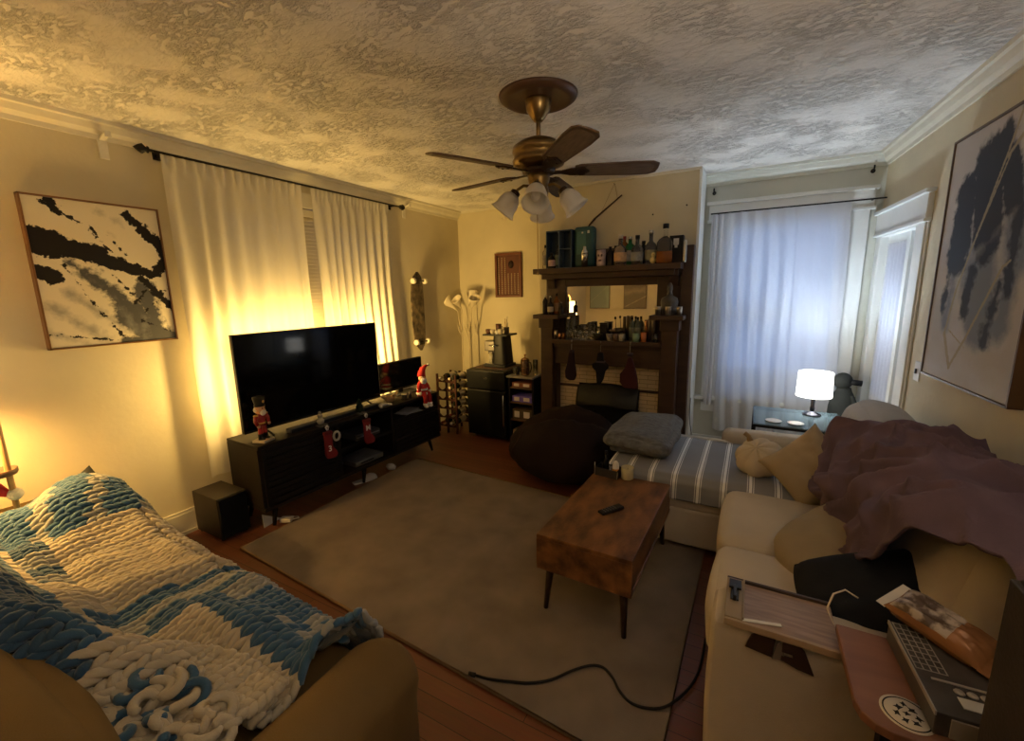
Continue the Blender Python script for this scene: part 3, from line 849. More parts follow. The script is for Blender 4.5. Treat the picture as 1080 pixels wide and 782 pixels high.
for k in range(5):
    a = R(-118+72*k)
    out = [(.19, -.045), (.22, -.058), (.50, -.070), (.59, -.066), (.625, -.045), (.63, 0), (.625, .045), (.59, .066), (.50, .070), (.22, .058), (.19, .045)]
    mb = MB().prism(out, -.004, .004)
    bld = obj('blade', mb, bladem, fan, loc=(0, 0, -.368), rot=(R(-12), 0, a), bevel=.002)
    ins_ = [(.25, -.048), (.50, -.056), (.575, -.052), (.60, -.036), (.605, 0), (.60, .036), (.575, .052), (.50, .056), (.25, .048)]
    obj('inset_panel', MB().prism(ins_, -.0052, -.0035), M('worn_grey_brown_inset', (.20, .145, .095), .55, c2=(.13, .092, .06), vs=14, stretch=(1, 5, 1)), bld)
    ir = MB().prism([(.06, -.018), (.12, -.014), (.17, -.035), (.24, -.040), (.27, 0), (.24, .040), (.17, .035), (.12, .014), (.06, .018)], -.012, -.004)
    for px, py in ((.21, -.025), (.21, .025), (.25, 0)): ir.lathe([(.007, -.016), (.007, -.011)], (px, py, 0), 8)
    obj('blade_iron', ir, bronze, bld, bevel=.0015)
frost = sheer('frosted_glass', (.90, .87, .82), .5, .06)
for k in range(4):
    a = R(-70+90*k)
    ax = Vector((math.cos(a)*.62, math.sin(a)*.62, -.78)).normalized()
    p0 = Vector((math.cos(a)*.05, math.sin(a)*.05, -.44)); p1 = Vector((math.cos(a)*.115, math.sin(a)*.115, -.455))
    arm = obj('lamp_arm', MB().tube([p0, p0*.5+p1*.5+Vector((0, 0, .012)), p1, p1+ax*.02], .008), brass, fan)
    obj('socket', MB().lathe([(.012, 0), (.026, .008), (.028, .03), (.02, .035)], p1+ax*.005, 16, ax), bronze, arm)
    obj('glass_shade', MB().lathe([(.026, .03), (.045, .05), (.056, .085), (.056, .11), (.062, .13), (.072, .145)], p1, 24, ax, caps=False), frost, arm, solid=.003)
    obj('bulb', MB().ball(p1+ax*.085, (.026, .026, .034), 12, 8), M('unlit_bulb', (.75, .73, .68), .3), arm)
ch = [(.012, -.045, -.47-.42*k/14+0) for k in range(15)]
obj('pull_chain', MB().tube(ch, .0022, 6).ball((.012, -.045, -.90), (.006, .006, .012), 8, 6), brass, fan)
obj('pull_chain', MB().tube([(-.05, .0, -.42), (-.055, 0, -.50), (-.055, 0, -.56)], .002, 6).ball((-.055, 0, -.565), (.005, .005, .010), 8, 6), brass, fan)

# ================================================================ WALL ART
# ink painting on the left wall: strokes are paint on the canvas, in the canvas' own plane
def paint_mat(key, base, layers):
    """layers: (colour, list of (x0,y0,x1,y1,width), roughness of edge, scale, streak) in the canvas' object coordinates (local x,y metres)"""
    mt = bpy.data.materials.new(key); mt.use_nodes = True
    nt, bs = nodes(mt)
    bs.inputs['Roughness'].default_value = .7; bs.inputs['Specular IOR Level'].default_value = .12
    def nd(t): return nt.nodes.new(t)
    def mth(op, a, b=None, c=None):
        n = nd('ShaderNodeMath'); n.operation = op
        for i, v in enumerate((a, b, c)):
            if v is None: continue
            if hasattr(v, 'links') or hasattr(v, 'is_linked'): nt.links.new(v, n.inputs[i])
            else: n.inputs[i].default_value = v
        return n.outputs[0]
    tc = nd('ShaderNodeTexCoord')
    cur = None
    col_ = nd('ShaderNodeRGB'); col_.outputs[0].default_value = (*base, 1); cur = col_.outputs[0]
    for ci, (c, strokes, edge, sc, stretch) in enumerate(layers):
        mp = nd('ShaderNodeMapping'); mp.inputs['Location'].default_value = (ci*3.1, ci*1.7, 0)
        nt.links.new(tc.outputs['Object'], mp.inputs[0])
        n = nd('ShaderNodeTexNoise'); n.inputs['Scale'].default_value = sc; n.inputs['Detail'].default_value = 6; n.inputs['Roughness'].default_value = .65
        nt.links.new(mp.outputs[0], n.inputs['Vector'])
        nz = mth('SUBTRACT', n.outputs['Fac'], .5)
        dmin = None
        sx = nd('ShaderNodeSeparateXYZ'); nt.links.new(tc.outputs['Object'], sx.inputs[0])
        for (x0, y0, x1, y1, w) in strokes:
            dx, dy = x1-x0, y1-y0; L2 = dx*dx+dy*dy or 1e-9
            ux = mth('SUBTRACT', sx.outputs[0], x0); uy = mth('SUBTRACT', sx.outputs[1], y0)
            t = mth('DIVIDE', mth('ADD', mth('MULTIPLY', ux, dx), mth('MULTIPLY', uy, dy)), L2)
            n_ = nd('ShaderNodeClamp'); nt.links.new(t, n_.inputs[0]); tcl = n_.outputs[0]
            ex = mth('SUBTRACT', ux, mth('MULTIPLY', tcl, dx)); ey = mth('SUBTRACT', uy, mth('MULTIPLY', tcl, dy))
            d = mth('SQRT', mth('ADD', mth('MULTIPLY', ex, ex), mth('MULTIPLY', ey, ey)))
            d = mth('SUBTRACT', d, w)
            dmin = d if dmin is None else mth('MINIMUM', dmin, d)
        dd = mth('ADD', dmin, mth('MULTIPLY', nz, edge))
        k = mth('MULTIPLY', dd, -1/max(.002, stretch))
        cl = nd('ShaderNodeClamp'); nt.links.new(k, cl.inputs[0])
        mx = nd('ShaderNodeMix'); mx.data_type = 'RGBA'
        nt.links.new(cl.outputs[0], mx.inputs[0]); nt.links.new(cur, mx.inputs[6])
        mx.inputs[7].default_value = (*c, 1)
        cur = mx.outputs[2]
    nt.links.new(cur, bs.inputs['Base Color'])
    return mt
# canvas local frame: x to the right as seen, y up, z towards the viewer; size .60 x .81
def framed(name, label, cat, loc, rot, W, Hh, cmat, fmat, depth=.035, fw=.010):
    t = thing(name, label, cat, loc, rot)
    obj('canvas', MB().bx(-W/2+fw, W/2-fw, -Hh/2+fw, Hh/2-fw, .004, depth-.006), cmat, t)
    mb = MB()
    mb.bx(-W/2, W/2, -Hh/2, -Hh/2+fw*.8, 0, depth); mb.bx(-W/2, W/2, Hh/2-fw*.8, Hh/2, 0, depth)
    mb.bx(-W/2, -W/2+fw*.8, -Hh/2, Hh/2, 0, depth); mb.bx(W/2-fw*.8, W/2, -Hh/2, Hh/2, 0, depth)
    obj('frame', mb, fmat, t)
    return t
# fractions of the picture (x right, y down) to canvas metres
def fr_(W, Hh, L): return [((x0-.5)*W, (.5-y0)*Hh, (x1-.5)*W, (.5-y1)*Hh, w) for x0, y0, x1, y1, w in L]
W, Hh = .60, .81
ink = paint_mat('ink_on_cream_canvas', (.70, .63, .49), [
    ((.36, .33, .28), fr_(W, Hh, [(.20, .62, .60, .92, .035), (.05, .70, .40, .95, .04), (.02, .88, .25, .97, .03), (.50, .06, .68, .14, .022), (.58, .2, .62, .26, .012)]), .13, 16, .05),
    ((.085, .085, .09), fr_(W, Hh, [(.24, .42, .50, .62, .035), (.50, .62, .66, .78, .06), (.66, .80, .84, 1.0, .10), (.98, 1.0, .60, 1.0, .07), (.78, .58, .80, .90, .06), (.40, .52, .60, .72, .05)]), .17, 15, .03),
    ((.20, .20, .20), fr_(W, Hh, [(.34, .50, .56, .70, .012), (.56, .74, .66, .95, .03), (.74, .82, .70, .98, .025)]), .12, 20, .05),
    ((.016, .014, .016), fr_(W, Hh, [(.0, .28, .16, .31, .075), (.16, .32, .45, .36, .052), (.45, .38, .72, .46, .042), (.72, .46, .88, .49, .030), (.88, .49, .97, .42, .030), (.97, .42, .98, .32, .022), (.98, .28, .84, .16, .034), (.84, .16, .72, .06, .026), (.14, .04, .36, .15, .010), (.18, .02, .24, .10, .020), (.02, .48, .12, .52, .042), (.76, .52, .99, .74, .024), (.55, .22, .68, .36, .003), (.42, .20, .74, .50, .0025), (.42, .14, .52, .30, .004), (.66, .72, .84, .56, .006), (.74, .78, .98, .60, .003), (.55, .50, .72, .70, .004), (.02, .90, .50, .97, .004), (.72, .84, .98, .95, .005), (.20, .44, .42, .80, .003), (.30, .60, .55, .96, .003)]), .085, 30, .004),
])
copper = M('copper_edge_frame', (.24, .12, .05), .35, .5)
# left wall: local x -> world +y, local y -> world z, local z -> world +x
framed('wall_art', 'black and grey ink-stroke abstract painting on cream canvas on the left wall', 'painting', (XL, 1.115, 1.745), (R(90), 0, R(90)), W, Hh, ink, copper, .045)
# right wall: large grey-blue abstract with rope-like loops; local x runs along the wall towards the viewer
W2, H2 = .84, 1.22
grey = paint_mat('blue_grey_abstract_canvas', (.47, .44, .42), [
    ((.56, .57, .62), fr_(W2, H2, [(.0, .95, 1.0, .97, .12), (.25, .80, .85, .80, .06)]), .2, 6, .16),
    ((.20, .22, .26), fr_(W2, H2, [(.5, .55, .62, .72, .17), (.25, .55, .22, .76, .07), (.85, .50, .80, .74, .09), (.75, .30, .85, .50, .12)]), .16, 9, .07),
    ((.050, .058, .078), fr_(W2, H2, [(.24, .24, .26, .48, .12), (.45, .16, .55, .42, .14), (.58, .10, .74, .32, .09), (.20, .50, .16, .70, .04), (.74, .60, .68, .80, .05), (.45, .55, .42, .70, .05), (.80, .35, .82, .62, .06)]), .16, 10, .03),
    ((.36, .34, .32), fr_(W2, H2, [(.62, .42, .85, .32, .03), (.40, .50, .64, .42, .035)]), .14, 8, .10),
    ((.36, .31, .22), fr_(W2, H2, [(.70, .0, .62, .14, .011), (.95, .0, .62, .16, .013), (.62, .14, .30, .62, .010), (.64, .16, .40, .46, .009), (.30, .62, .24, .80, .012), (.24, .80, .36, .93, .016), (.36, .93, .50, .80, .012), (.50, .80, .74, .54, .011), (.74, .54, .80, .52, .009), (.28, .78, .50, .84, .006)]), .02, 60, .006),
])
o_ = wr(1.675, 0, 1.71)
wood_f = M('dark_walnut_frame', (.10, .055, .028), .45)
framed('wall_art', 'large blue-grey abstract canvas with looping rope lines on the right wall', 'painting', o_, (R(90), 0, WR_A), W2, H2, grey, wood_f, .05, .012)
# two canvases on the wall behind the viewer, seen only in the mantel mirror
teal = paint_mat('pale_teal_canvas', (.30, .36, .32), [((.55, .55, .46), fr_(.45, .50, [(.2, .1, 1.0, .75, .01)]), .03, 20, .02)])
taupe = paint_mat('grey_taupe_canvas', (.22, .19, .14), [((.36, .31, .22), fr_(.5, .5, [(.1, .2, .9, .3, .08)]), .2, 12, .1), ((.62, .55, .38), fr_(.5, .5, [(.0, .45, 1.0, .95, .01)]), .03, 20, .015)])
framed('wall_art', 'pale teal canvas with a light diagonal line reflected left in the mirror', 'painting', (-3.0, -1.3, 1.45), (R(90), 0, R(180)), .45, .50, teal, wood_f, .03)
framed('wall_art', 'grey taupe canvas with a pale diagonal reflected right in the mirror', 'painting', (-2.22, -1.3, 1.44), (R(90), 0, R(180)), .48, .50, taupe, wood_f, .03)

# wooden flag panel on the back wall
fg = thing('wall_plaque', 'dark red wooden frame holding a vertical striped flag panel on the back wall', 'wall decoration', (-2.60, 4.659, 1.80))
redw = M('dark_red_wood', (.13, .040, .018), .45, var=.2)
mb = MB(); fw, fh = .18, .262
for a, b, c, d in ((-fw, fw, -fh, -fh+.03), (-fw, fw, fh-.03, fh), (-fw, -fw+.03, -fh+.03, fh-.03), (fw-.03, fw, -fh+.03, fh-.03)): mb.bx(a, b, -.035, 0, c, d)
obj('frame', mb, redw, fg, bevel=.003)
obj('backing', MB().bx(-fw+.03, fw-.03, -.012, 0, -fh+.03, fh-.03), M('dark_red_backing', (.10, .03, .016), .6), fg)
cream = M('cream_beads', (.42, .32, .21), .6)
for k in range(7):
    x = -fw+.047+k*.0440
    top = fh-.045 if k < 3 else .03
    mb = MB(); z = -fh+.045
    while z < top: mb.box((x, -.015, z), (.010, .008, .012)); z += .021
    obj('stripe', mb, cream, fg)
obj('dark_emblem', MB().lathe([(.045, 0), (.04, .012), (0, .014)], (.035, -.012, .125), 18, (0, -1, 0), sx=.8), M('dark_emblem', (.03, .016, .014), .6), fg)
# little hook by the ceiling
tag(obj('wall_hook', MB().tube([(.0, 0, .03), (0, -.03, .035), (.02, -.045, .02), (.025, -.045, -.01), (.0, -.04, -.035), (-.02, -.035, -.025)], .010).lathe([(.03, 0), (.03, .008)], (0, 0, .03), 14, (0, -1, 0)), M('white_plastic_hook', (.65, .58, .44), .5), loc=(-2.64, 4.66, 2.48)), 'white curved hook high on the back wall near the corner', 'hook')
# thin stick hanging on a string from a nail on the chimney breast
sk = thing('hanging_stick', 'thin dark stick hanging diagonally by a string on the chimney wall', 'wall decoration', (-1.25, 4.15, 2.38))
obj('stick', MB().tube([(.14, -.02, .07), (.0, -.02, -.03), (-.11, -.02, -.11)], [.006, .008, .009]).tube([(-.11, -.02, -.11), (-.16, -.02, -.16), (-.22, -.02, -.24)], [.011, .009, .003]), M('dark_stick_wood', (.06, .03, .018), .5), sk)
obj('string', MB().tube([(.10, -.02, .045), (.07, -.008, .17), (.065, -.008, .175), (.06, -.008, .17), (-.05, -.02, -.06)], .0018, 5), M('tan_string', (.35, .25, .14), .8), sk)
obj('nail', MB().cyl((.065, .0, .175), (.065, -.02, .178), .003), blackm, sk)
for x, z, lab in ((-.83, 2.25, 'tiny nail in the chimney wall left of the right-hand bottles'), (-.55, 2.30, 'tiny nail in the chimney wall near its right corner')):
    tag(obj('nail', MB().cyl((0, 0, 0), (0, -.02, .003), .003).lathe([(.007, 0), (.007, .002)], (0, -.02, .003), 8, (0, -1, 0)), blackm, loc=(x, 4.15, z)), lab, 'nail', 'nails in the chimney wall')

# ---- longboard on the left wall
sb = thing('skateboard', 'patterned longboard skateboard mounted upright on the left wall', 'skateboard', (XL+.06, 3.75, 1.405))
pts = []
for k in range(17):
    v = -1+2*k/16
    wv = .088*(1-abs(v)**3.2)**.6 + (.018 if abs(v) < .99 else .004)
    pts.append((wv if abs(v) < .999 else .012, v*.435))
out = [(a, b) for a, b in pts] + [(-a, b) for a, b in reversed(pts)]
deckm = M('mottled_brown_deck', (.17, .125, .07), .5, c2=(.018, .014, .011), vs=18)
obj('deck', MB().prism(out, -.006, .006, lambda p: Vector((p.z+.02*(p.y/.435)**2, p.x, p.y))), deckm, sb, bevel=.002)
obj('wall_mount', MB().bx(-.058, -.002, -.03, .03, .20, .23).bx(-.058, -.002, -.03, .03, -.23, -.20), M('dark_truck_metal', (.06, .055, .05), .35, .8), sb)
whl = M('cream_urethane', (.72, .66, .52), .4)
for s in (-1, 1):
    tk = obj('truck', MB().box((.018, 0, s*.335), (.022, .05, .07)).cyl((.045, -.085, s*.335), (.045, .085, s*.335), .010), M('dark_truck_metal', (.06, .055, .05), .35, .8), sb)
    for q in (-1, 1): obj('wheel', MB().lathe([(.014, -.021), (.026, -.021), (.031, -.014), (.031, .014), (.026, .021), (.014, .021)], (.045, q*.095, s*.335), 20, (0, 1, 0)), whl, tk)
# ================================================================ SOFT THINGS
# ---- chunky knit blanket over the loveseat: every stitch is a pair of thick yarn strands on a draped surface
def lerp_path(P, t):
    t = max(0, min(.99999, t))*(len(P)-1); i = int(t); f = t-i
    return tuple(a+(b-a)*f for a, b in zip(P[i], P[i+1]))
def sm(a, b, x):
    t = max(0, min(1, (x-a)/(b-a))); return t*t*(3-2*t)
def kb(u, v):
    """surface of the blanket: u along x, v from the back cushions over the seat and down the front"""
    x = -3.16 + 2.12*u
    P = [(.07, .74), (.13, .80), (.21, .80), (.27, .72), (.32, .60), (.40, .51), (.48, .475), (.56, .465), (.65, .468), (.74, .475), (.82, .465), (.872, .42), (.892, .34), (.90, .26), (.905, .17)]
    y, z = lerp_path(P, v)
    # the near right corner slips off the back cushion and lies bunched on the seat
    k = sm(-1.75, -1.25, x)*(1-sm(.30, .50, y))
    y += .26*k; z = z*(1-k) + (.53+.03*ns(x*9, y*9))*k
    # right front corner climbs over the arm
    a = sm(-1.18, -1.0, x)*sm(.55, .75, y)
    z = max(z, .475+.13*a) if y < .83 else z+.12*a*(1-sm(.5, .25, z))
    if y > .9: y += .0
    # pillow under the left end
    d2 = ((x+2.86)/.30)**2 + ((y-.70)/.26)**2
    z += .225*math.exp(-d2*1.1)*(1-.3*sm(.9, 1.0, y))
    y += .03*math.exp(-d2)
    # folds
    f = .045*ns(x*3.1+1.3, y*3.7) + .03*ns(x*6.3, y*5.1, 4)
    f += .035*math.exp(-((x+2.05-.5*(y-.5))/.07)**2)*sm(.35, .5, y)
    f += .045*math.exp(-((y-.66-.10*(x+1.4))/.06)**2)*sm(-1.85, -1.5, x)
    f += .04*math.exp(-((y-.40+.08*(x+2))/.05)**2)*sm(-1.7, -1.9, x)
    z += max(-.01, f)+.012
    y += .03*ns(x*5, z*3, 2)*sm(.9, 1, y)
    x += .05*ns(x*2.3, y*3.3, 7)
    return Vector((x, y, z))
BLUE, BLUE2, CREAM, MIX = (.035, .10, .185), (.022, .065, .125), (.46, .395, .29), (.28, .28, .26)
def kcol(p, i, j):
    x, y = p.x + .04*ns(p.x*4, p.y*4), p.y
    if y < .30: c = BLUE2 if x < -1.45 else (CREAM if ns(i*.5, j*.5) > -.15 else BLUE)
    elif x < -2.62: c = (BLUE if (int((y+x*.35)/.065) % 3) else MIX)
    elif y < .40 and x < -1.5: c = CREAM if y > .35 else BLUE
    elif x < -2.22 and y < .50: c = MIX if int(x/.09) % 2 else BLUE2
    elif x < -1.96: c = CREAM
    elif y < .64 and x > -1.62: c = CREAM
    elif y < .72 and x > -1.62: c = BLUE
    elif x < -1.90: c = CREAM
    elif x < -1.80: c = BLUE
    elif x < -1.72: c = MIX
    elif x < -1.63: c = BLUE
    elif x < -1.55: c = MIX
    elif x < -1.30: c = BLUE
    else: c = BLUE if int((x+y*.4)/.055) % 2 else MIX
    k = 1+.14*ns(i*1.7, j*2.3)
    return tuple(v*k for v in c)
NCOL, NROW = 42, 34
mb = MB(); mb.cols = []
rk = .0135
for i in range(NCOL):
    for j in range(NROW):
        u0 = (i+.5)/NCOL; v0 = (j+.5)/NROW
        du = .5/NCOL; dv = 1/NROW
        pc = kb(u0, v0)
        e = 1e-3
        tu = (kb(u0+e, v0)-kb(u0-e, v0)); tv_ = (kb(u0, v0+e)-kb(u0, v0-e))
        nrm = tu.cross(tv_)
        if nrm.length < 1e-9: continue
        nrm.normalize()
        if nrm.z < 0 and v0 < .7: nrm = -nrm
        if v0 >= .7 and nrm.y < 0: nrm = -nrm
        c = kcol(pc, i, j)
        for s in (-1, 1):
            pts = []
            for k in range(5):
                t = k/4
                uu = u0 + s*du*(.90-.78*t**1.2)
                vv = v0 + dv*(1.75*t-.85)
                p = kb(uu, vv)
                pts.append(p + nrm*(.017*math.sin(PI*(.15+.8*t))))
            b0 = len(mb.v)
            rr = [rk*.62, rk*.98, rk*1.05, rk*.95, rk*.55]
            mb.tube(pts, rr, 6)
            mb.cols += [c]*(len(mb.v)-b0)
# backing in darkened yarn colours: shade painted into the gaps between strands
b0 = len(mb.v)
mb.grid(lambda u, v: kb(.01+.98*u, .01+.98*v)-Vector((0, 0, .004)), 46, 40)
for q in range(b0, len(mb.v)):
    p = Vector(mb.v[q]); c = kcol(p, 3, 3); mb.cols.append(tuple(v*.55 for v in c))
# loose bunched loops at the near corner
random.seed(4)
for k in range(70):
    cx, cy = -1.40+random.random()*.38, .27+random.random()*.18
    cz = .545+random.random()*.05
    a0 = random.random()*6.28; r0 = .017+random.random()*.014
    tilt = Vector((random.uniform(-.6, .6), random.uniform(-.6, .6), 1)).normalized()
    q = Vector((0, 0, 1)).rotation_difference(tilt)
    pts = [Vector((cx, cy, cz)) + q @ Vector((r0*math.cos(a0+t*.9), r0*math.sin(a0+t*.9), .006*t)) for t in [q_*.5 for q_ in range(11)]]
    b0 = len(mb.v); mb.tube(pts, [.008, .010, .0115]+[.012]*5+[.0115, .010, .008], 8)
    c = CREAM if random.random() > .25 else BLUE
    mb.cols += [c]*(len(mb.v)-b0)
yarn = bpy.data.materials.new('chenille_yarn'); yarn.use_nodes = True
nt, bs = nodes(yarn)
at_ = nt.nodes.new('ShaderNodeAttribute'); at_.attribute_name = 'tint'
nz = nt.nodes.new('ShaderNodeTexNoise'); nz.inputs['Scale'].default_value = 260; nz.inputs['Detail'].default_value = 2
tc = nt.nodes.new('ShaderNodeTexCoord'); nt.links.new(tc.outputs['Object'], nz.inputs['Vector'])
bp = nt.nodes.new('ShaderNodeBump'); bp.inputs['Strength'].default_value = .35; bp.inputs['Distance'].default_value = .004
nt.links.new(nz.outputs['Fac'], bp.inputs['Height']); nt.links.new(bp.outputs[0], bs.inputs['Normal'])
nt.links.new(at_.outputs['Color'], bs.inputs['Base Color']); bs.inputs['Roughness'].default_value = .9; bs.inputs['Sheen Weight'].default_value = .25
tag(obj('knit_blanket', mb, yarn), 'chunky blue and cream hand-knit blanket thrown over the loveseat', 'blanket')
# dark grey pillow whose corner shows above the blanket
greyp = M('charcoal_cushion', (.04, .042, .042), .9, var=.1, bump=.2, bs=300)
tag(obj('throw_pillow', pillow(.44, .44, .13, seed=3), greyp, loc=(-2.90, .69, .475), rot=axes_rot((.873, -.218, .436), (0, .89, .45))), 'charcoal grey pillow with one corner peeking above the knit blanket', 'pillow')
# red felt hat with white pompom hanging at the floor lamp
hat = thing('santa_hat', 'red felt hat with white trim and pompom beside the floor lamp pole', 'hat', (-3.16, .435, .65))
redf = M('red_felt', (.42, .02, .02), .9, var=.15, bump=.2, bs=200, sheen=.3)
fluff = M('white_fluff', (.75, .72, .66), .95, var=.08, bump=.6, bs=150, sheen=.4)
obj('crown', MB().tube([(0, -.12, .0), (0, -.06, .07), (.01, .0, .10), (.03, .05, .07), (.05, .09, .03)], [.085, .075, .055, .035, .015], 14), redf, hat)
obj('brim', MB().tube([Vector((.085*math.cos(a), -.125+.02*math.sin(a), .085*math.sin(a)*.9+.0)) for a in [2*PI*k/16 for k in range(16)]], .02, 8, closed=True), fluff, hat)
obj('pompom', MB().ball((.06, .11, .025), .030, 16, 10, fn=lambda d: 1+.12*ns(d.x*5, d.y*5, d.z*5)), fluff, hat)

# ---- purple throw over the back of the sectional
purp = M('dusty_purple_plush', (.135, .088, .125), .9, c2=(.10, .066, .093), vs=7, bump=.25, bs=260, sheen=.35)
PP = [(.49, .485), (.445, .52), (.43, .60), (.435, .70), (.465, .80), (.52, .89), (.60, .945), (.70, .96), (.80, .935), (.875, .895)]
def purple(u, v):
    y = 1.27 + 1.69*u
    # how far down the front it reaches, by place along the sofa
    lw = [(1.1, .66), (1.45, .64), (1.60, .50), (1.72, .26), (1.80, .06), (2.0, .03), (2.2, .12), (2.5, .10), (2.75, .18), (3.0, .28)]
    low = lw[-1][1]
    for (ya, la_), (yb, lb_) in zip(lw, lw[1:]):
        if ya <= y <= yb: low = la_+(lb_-la_)*(y-ya)/(yb-ya)
    t = low + (1-low)*v
    ye = 2.86 - .45*sm(.30, .78, t)
    y = 1.27 + (ye-1.27)*u
    x, z = lerp_path(PP, t)
    z -= .10*((1.40-y)/.14)**2 if y < 1.40 else 0
    z -= .02*math.exp(-((y-2.09)/.05)**2) + .03*math.exp(-((y-2.70)/.06)**2)*t
    # soft creases running down and across
    ph = 5*u + 2.2*t
    q_ = y*.8+t*.5
    w_ = 1.35*(.030*ns(y*3.5+t*1.5, t*3.0, 1) + .016*ns(y*8+t*5, t*3.2, 6) + .040*max(0, 1-abs(ns(q_*5, (t-y*.3)*2.2, 3))*3.2)**2 + .024*max(0, 1-abs(ns(y*4-t*3+7, t*2.5+y, 8))*3.5)**2 + .020*math.sin(26*y+4*ns(y*2, t*2))*math.exp(-((y-1.88)/.22)**2)*(1-sm(.2, .6, t)))
    r_ = .030*math.exp(-((t-.30-.45*(u-.55))/.045)**2)*sm(.4, .55, u)
    ang = PI*.5*t
    w_ += .022 + r_
    x -= w_*math.cos(ang)*1.1; z += w_*math.sin(ang)
    y += .03*ns(x*6, z*6, y)
    return Vector((x, y, z))
mb = MB().grid(purple, 170, 100)
pt = obj('throw_blanket', mb, purp, solid=.012)
tag(pt, 'crumpled dusty purple plush throw over the sofa back cushions', 'blanket')
# bunched tail of the throw curling on the seat
def tail(u, v):
    a = 2*PI*v
    c = Vector((.47-.05*u+.03*math.sin(6*u), 1.62+.55*u, .50+.05*math.sin(PI*u)))
    r = (.05+.035*math.sin(PI*u))*(1+.25*math.sin(3*a+5*u))
    return c + Vector((r*math.cos(a)*1.2, .02*math.sin(a*2), r*math.sin(a)*.7))
# ---- striped throw on the chaise
strm = bpy.data.materials.new('grey_striped_weave'); strm.use_nodes = True
nt, bs = nodes(strm)
tc = nt.nodes.new('ShaderNodeTexCoord'); sx = nt.nodes.new('ShaderNodeSeparateXYZ'); nt.links.new(tc.outputs['Object'], sx.inputs[0])
def mt2(op, a, b):
    n = nt.nodes.new('ShaderNodeMath'); n.operation = op
    for i, v in enumerate((a, b)):
        if isinstance(v, (int, float)): n.inputs[i].default_value = v
        else: nt.links.new(v, n.inputs[i])
    return n.outputs[0]
fx = mt2('FRACT', mt2('DIVIDE', mt2('ADD', sx.outputs[0], 5.0), .135), 0)
dd = mt2('ABSOLUTE', mt2('SUBTRACT', fx, .5), 0)
wide = mt2('LESS_THAN', dd, .055)
thin = mt2('LESS_THAN', mt2('ABSOLUTE', mt2('SUBTRACT', dd, .115), 0), .016)
msk = mt2('MAXIMUM', wide, mt2('MULTIPLY', thin, .8))
mx = nt.nodes.new('ShaderNodeMix'); mx.data_type = 'RGBA'; nt.links.new(msk, mx.inputs[0])
mx.inputs[6].default_value = (.20, .20, .215, 1); mx.inputs[7].default_value = (.72, .71, .70, 1)
nt.links.new(mx.outputs[2], bs.inputs['Base Color']); bs.inputs['Roughness'].default_value = .9
def stripe(u, v):
    x = -.78 + 1.06*u
    P = [(3.405, .475), (3.30, .49), (3.1, .495), (2.9, .495), (2.72, .495), (2.64, .485), (2.605, .45), (2.60, .40), (2.598, .345)]
    y, z = lerp_path(P, v)
    if u < .03: z -= .05*(1-u/.03)
    return Vector((x+.01*ns(v*3, x*3), y-.012*abs(ns(x*3.2, 2))*(v > .6), z+.006*ns(x*5, y*5)))
stw = obj('striped_throw', MB().grid(stripe, 90, 50), strm, solid=.010)
tag(stw, 'grey throw with white stripes spread over the chaise end of the sectional', 'blanket')
obj('white_edging', MB().tube([stripe(k/30, 0)+Vector((0, .004, .008)) for k in range(31)], .012, 8), M('white_fringe', (.62, .62, .62), .9), stw)
# ---- folded fuzzy grey blanket on the chaise end
fuzz = M('fuzzy_grey_fleece', (.155, .160, .165), .95, c2=(.075, .073, .072), vs=26, bump=.8, bs=130, sheen=.5, stretch=(1, 2.2, 1))
fb = thing('folded_blanket', 'fuzzy grey blanket folded in a pile on the striped chaise', 'blanket', (-.62, 3.08, .505))
obj('bottom_fold', soft(-.17, .19, -.29, .30, .0, .05, crown_=.01, e=.025, seed=21, wr=.02), fuzz, fb)
obj('top_fold', soft(-.21, .21, -.35, .33, .035, .135, crown_=.035, e=.06, seed=22, wr=.035, n=34), fuzz, fb)
# ---- pumpkin pillow
pk = thing('pumpkin_pillow', 'cream velvet pumpkin-shaped pillow with a stubby stem on the striped throw', 'pillow', (.10, 2.86, .50))
cpv = M('cream_velvet', (.50, .41, .29), .85, var=.06, sheen=.4)
def pkf(d):
    a = math.atan2(d.y, d.x)
    return (1-.09*abs(math.cos(a*4))**4*(1-.3*abs(d.z)))*(1-.22*max(0, abs(d.z)-.55))
obj('body', MB().ball((0, 0, .09), (.135, .135, .098), 64, 22, fn=pkf, rot=(R(28), R(-18), 0)), cpv, pk)
obj('stem', MB().tube([(-.05, .045, .165), (-.065, .055, .20), (-.088, .06, .215)], [.02, .013, .015], 10), M('tan_stem', (.30, .20, .10), .8), pk)
tanm = M('tan_pillow_fabric', (.36, .28, .18), .9, var=.06, bump=.25, bs=420, sheen=.2)
tag(obj('throw_pillow', pillow(.36, .36, .15, seed=5), tanm, loc=(.335, 2.68, .63), rot=axes_rot((-.22, -.84, .42), (1, .1, 1.02))), 'tan square pillow standing on one corner beside the pumpkin pillow', 'pillow')
tag(obj('throw_pillow', pillow(.48, .38, .20, seed=9, pinch=.0, rnd=.22), M('taupe_pillow_fabric', (.27, .21, .135), .9, var=.06, bump=.25, bs=420, sheen=.2), loc=(.385, 1.99, .570), rot=axes_rot((-.32, -.42, .85), (.82, .56, .12))), 'plump taupe pillow lying on the seat below the purple throw', 'pillow')
tag(obj('throw_pillow', pillow(.62, .31, .19, seed=13, pinch=.0, rnd=.10), M('black_pillow_fabric', (.010, .011, .014), .85, var=.1, bump=.2, bs=300, sheen=.15), loc=(.505, 1.665, .615), rot=axes_rot((-.10, -.48, .87), (.95, .26, .18))), 'black pillow lying at the near end of the sectional beside the boxes', 'pillow')

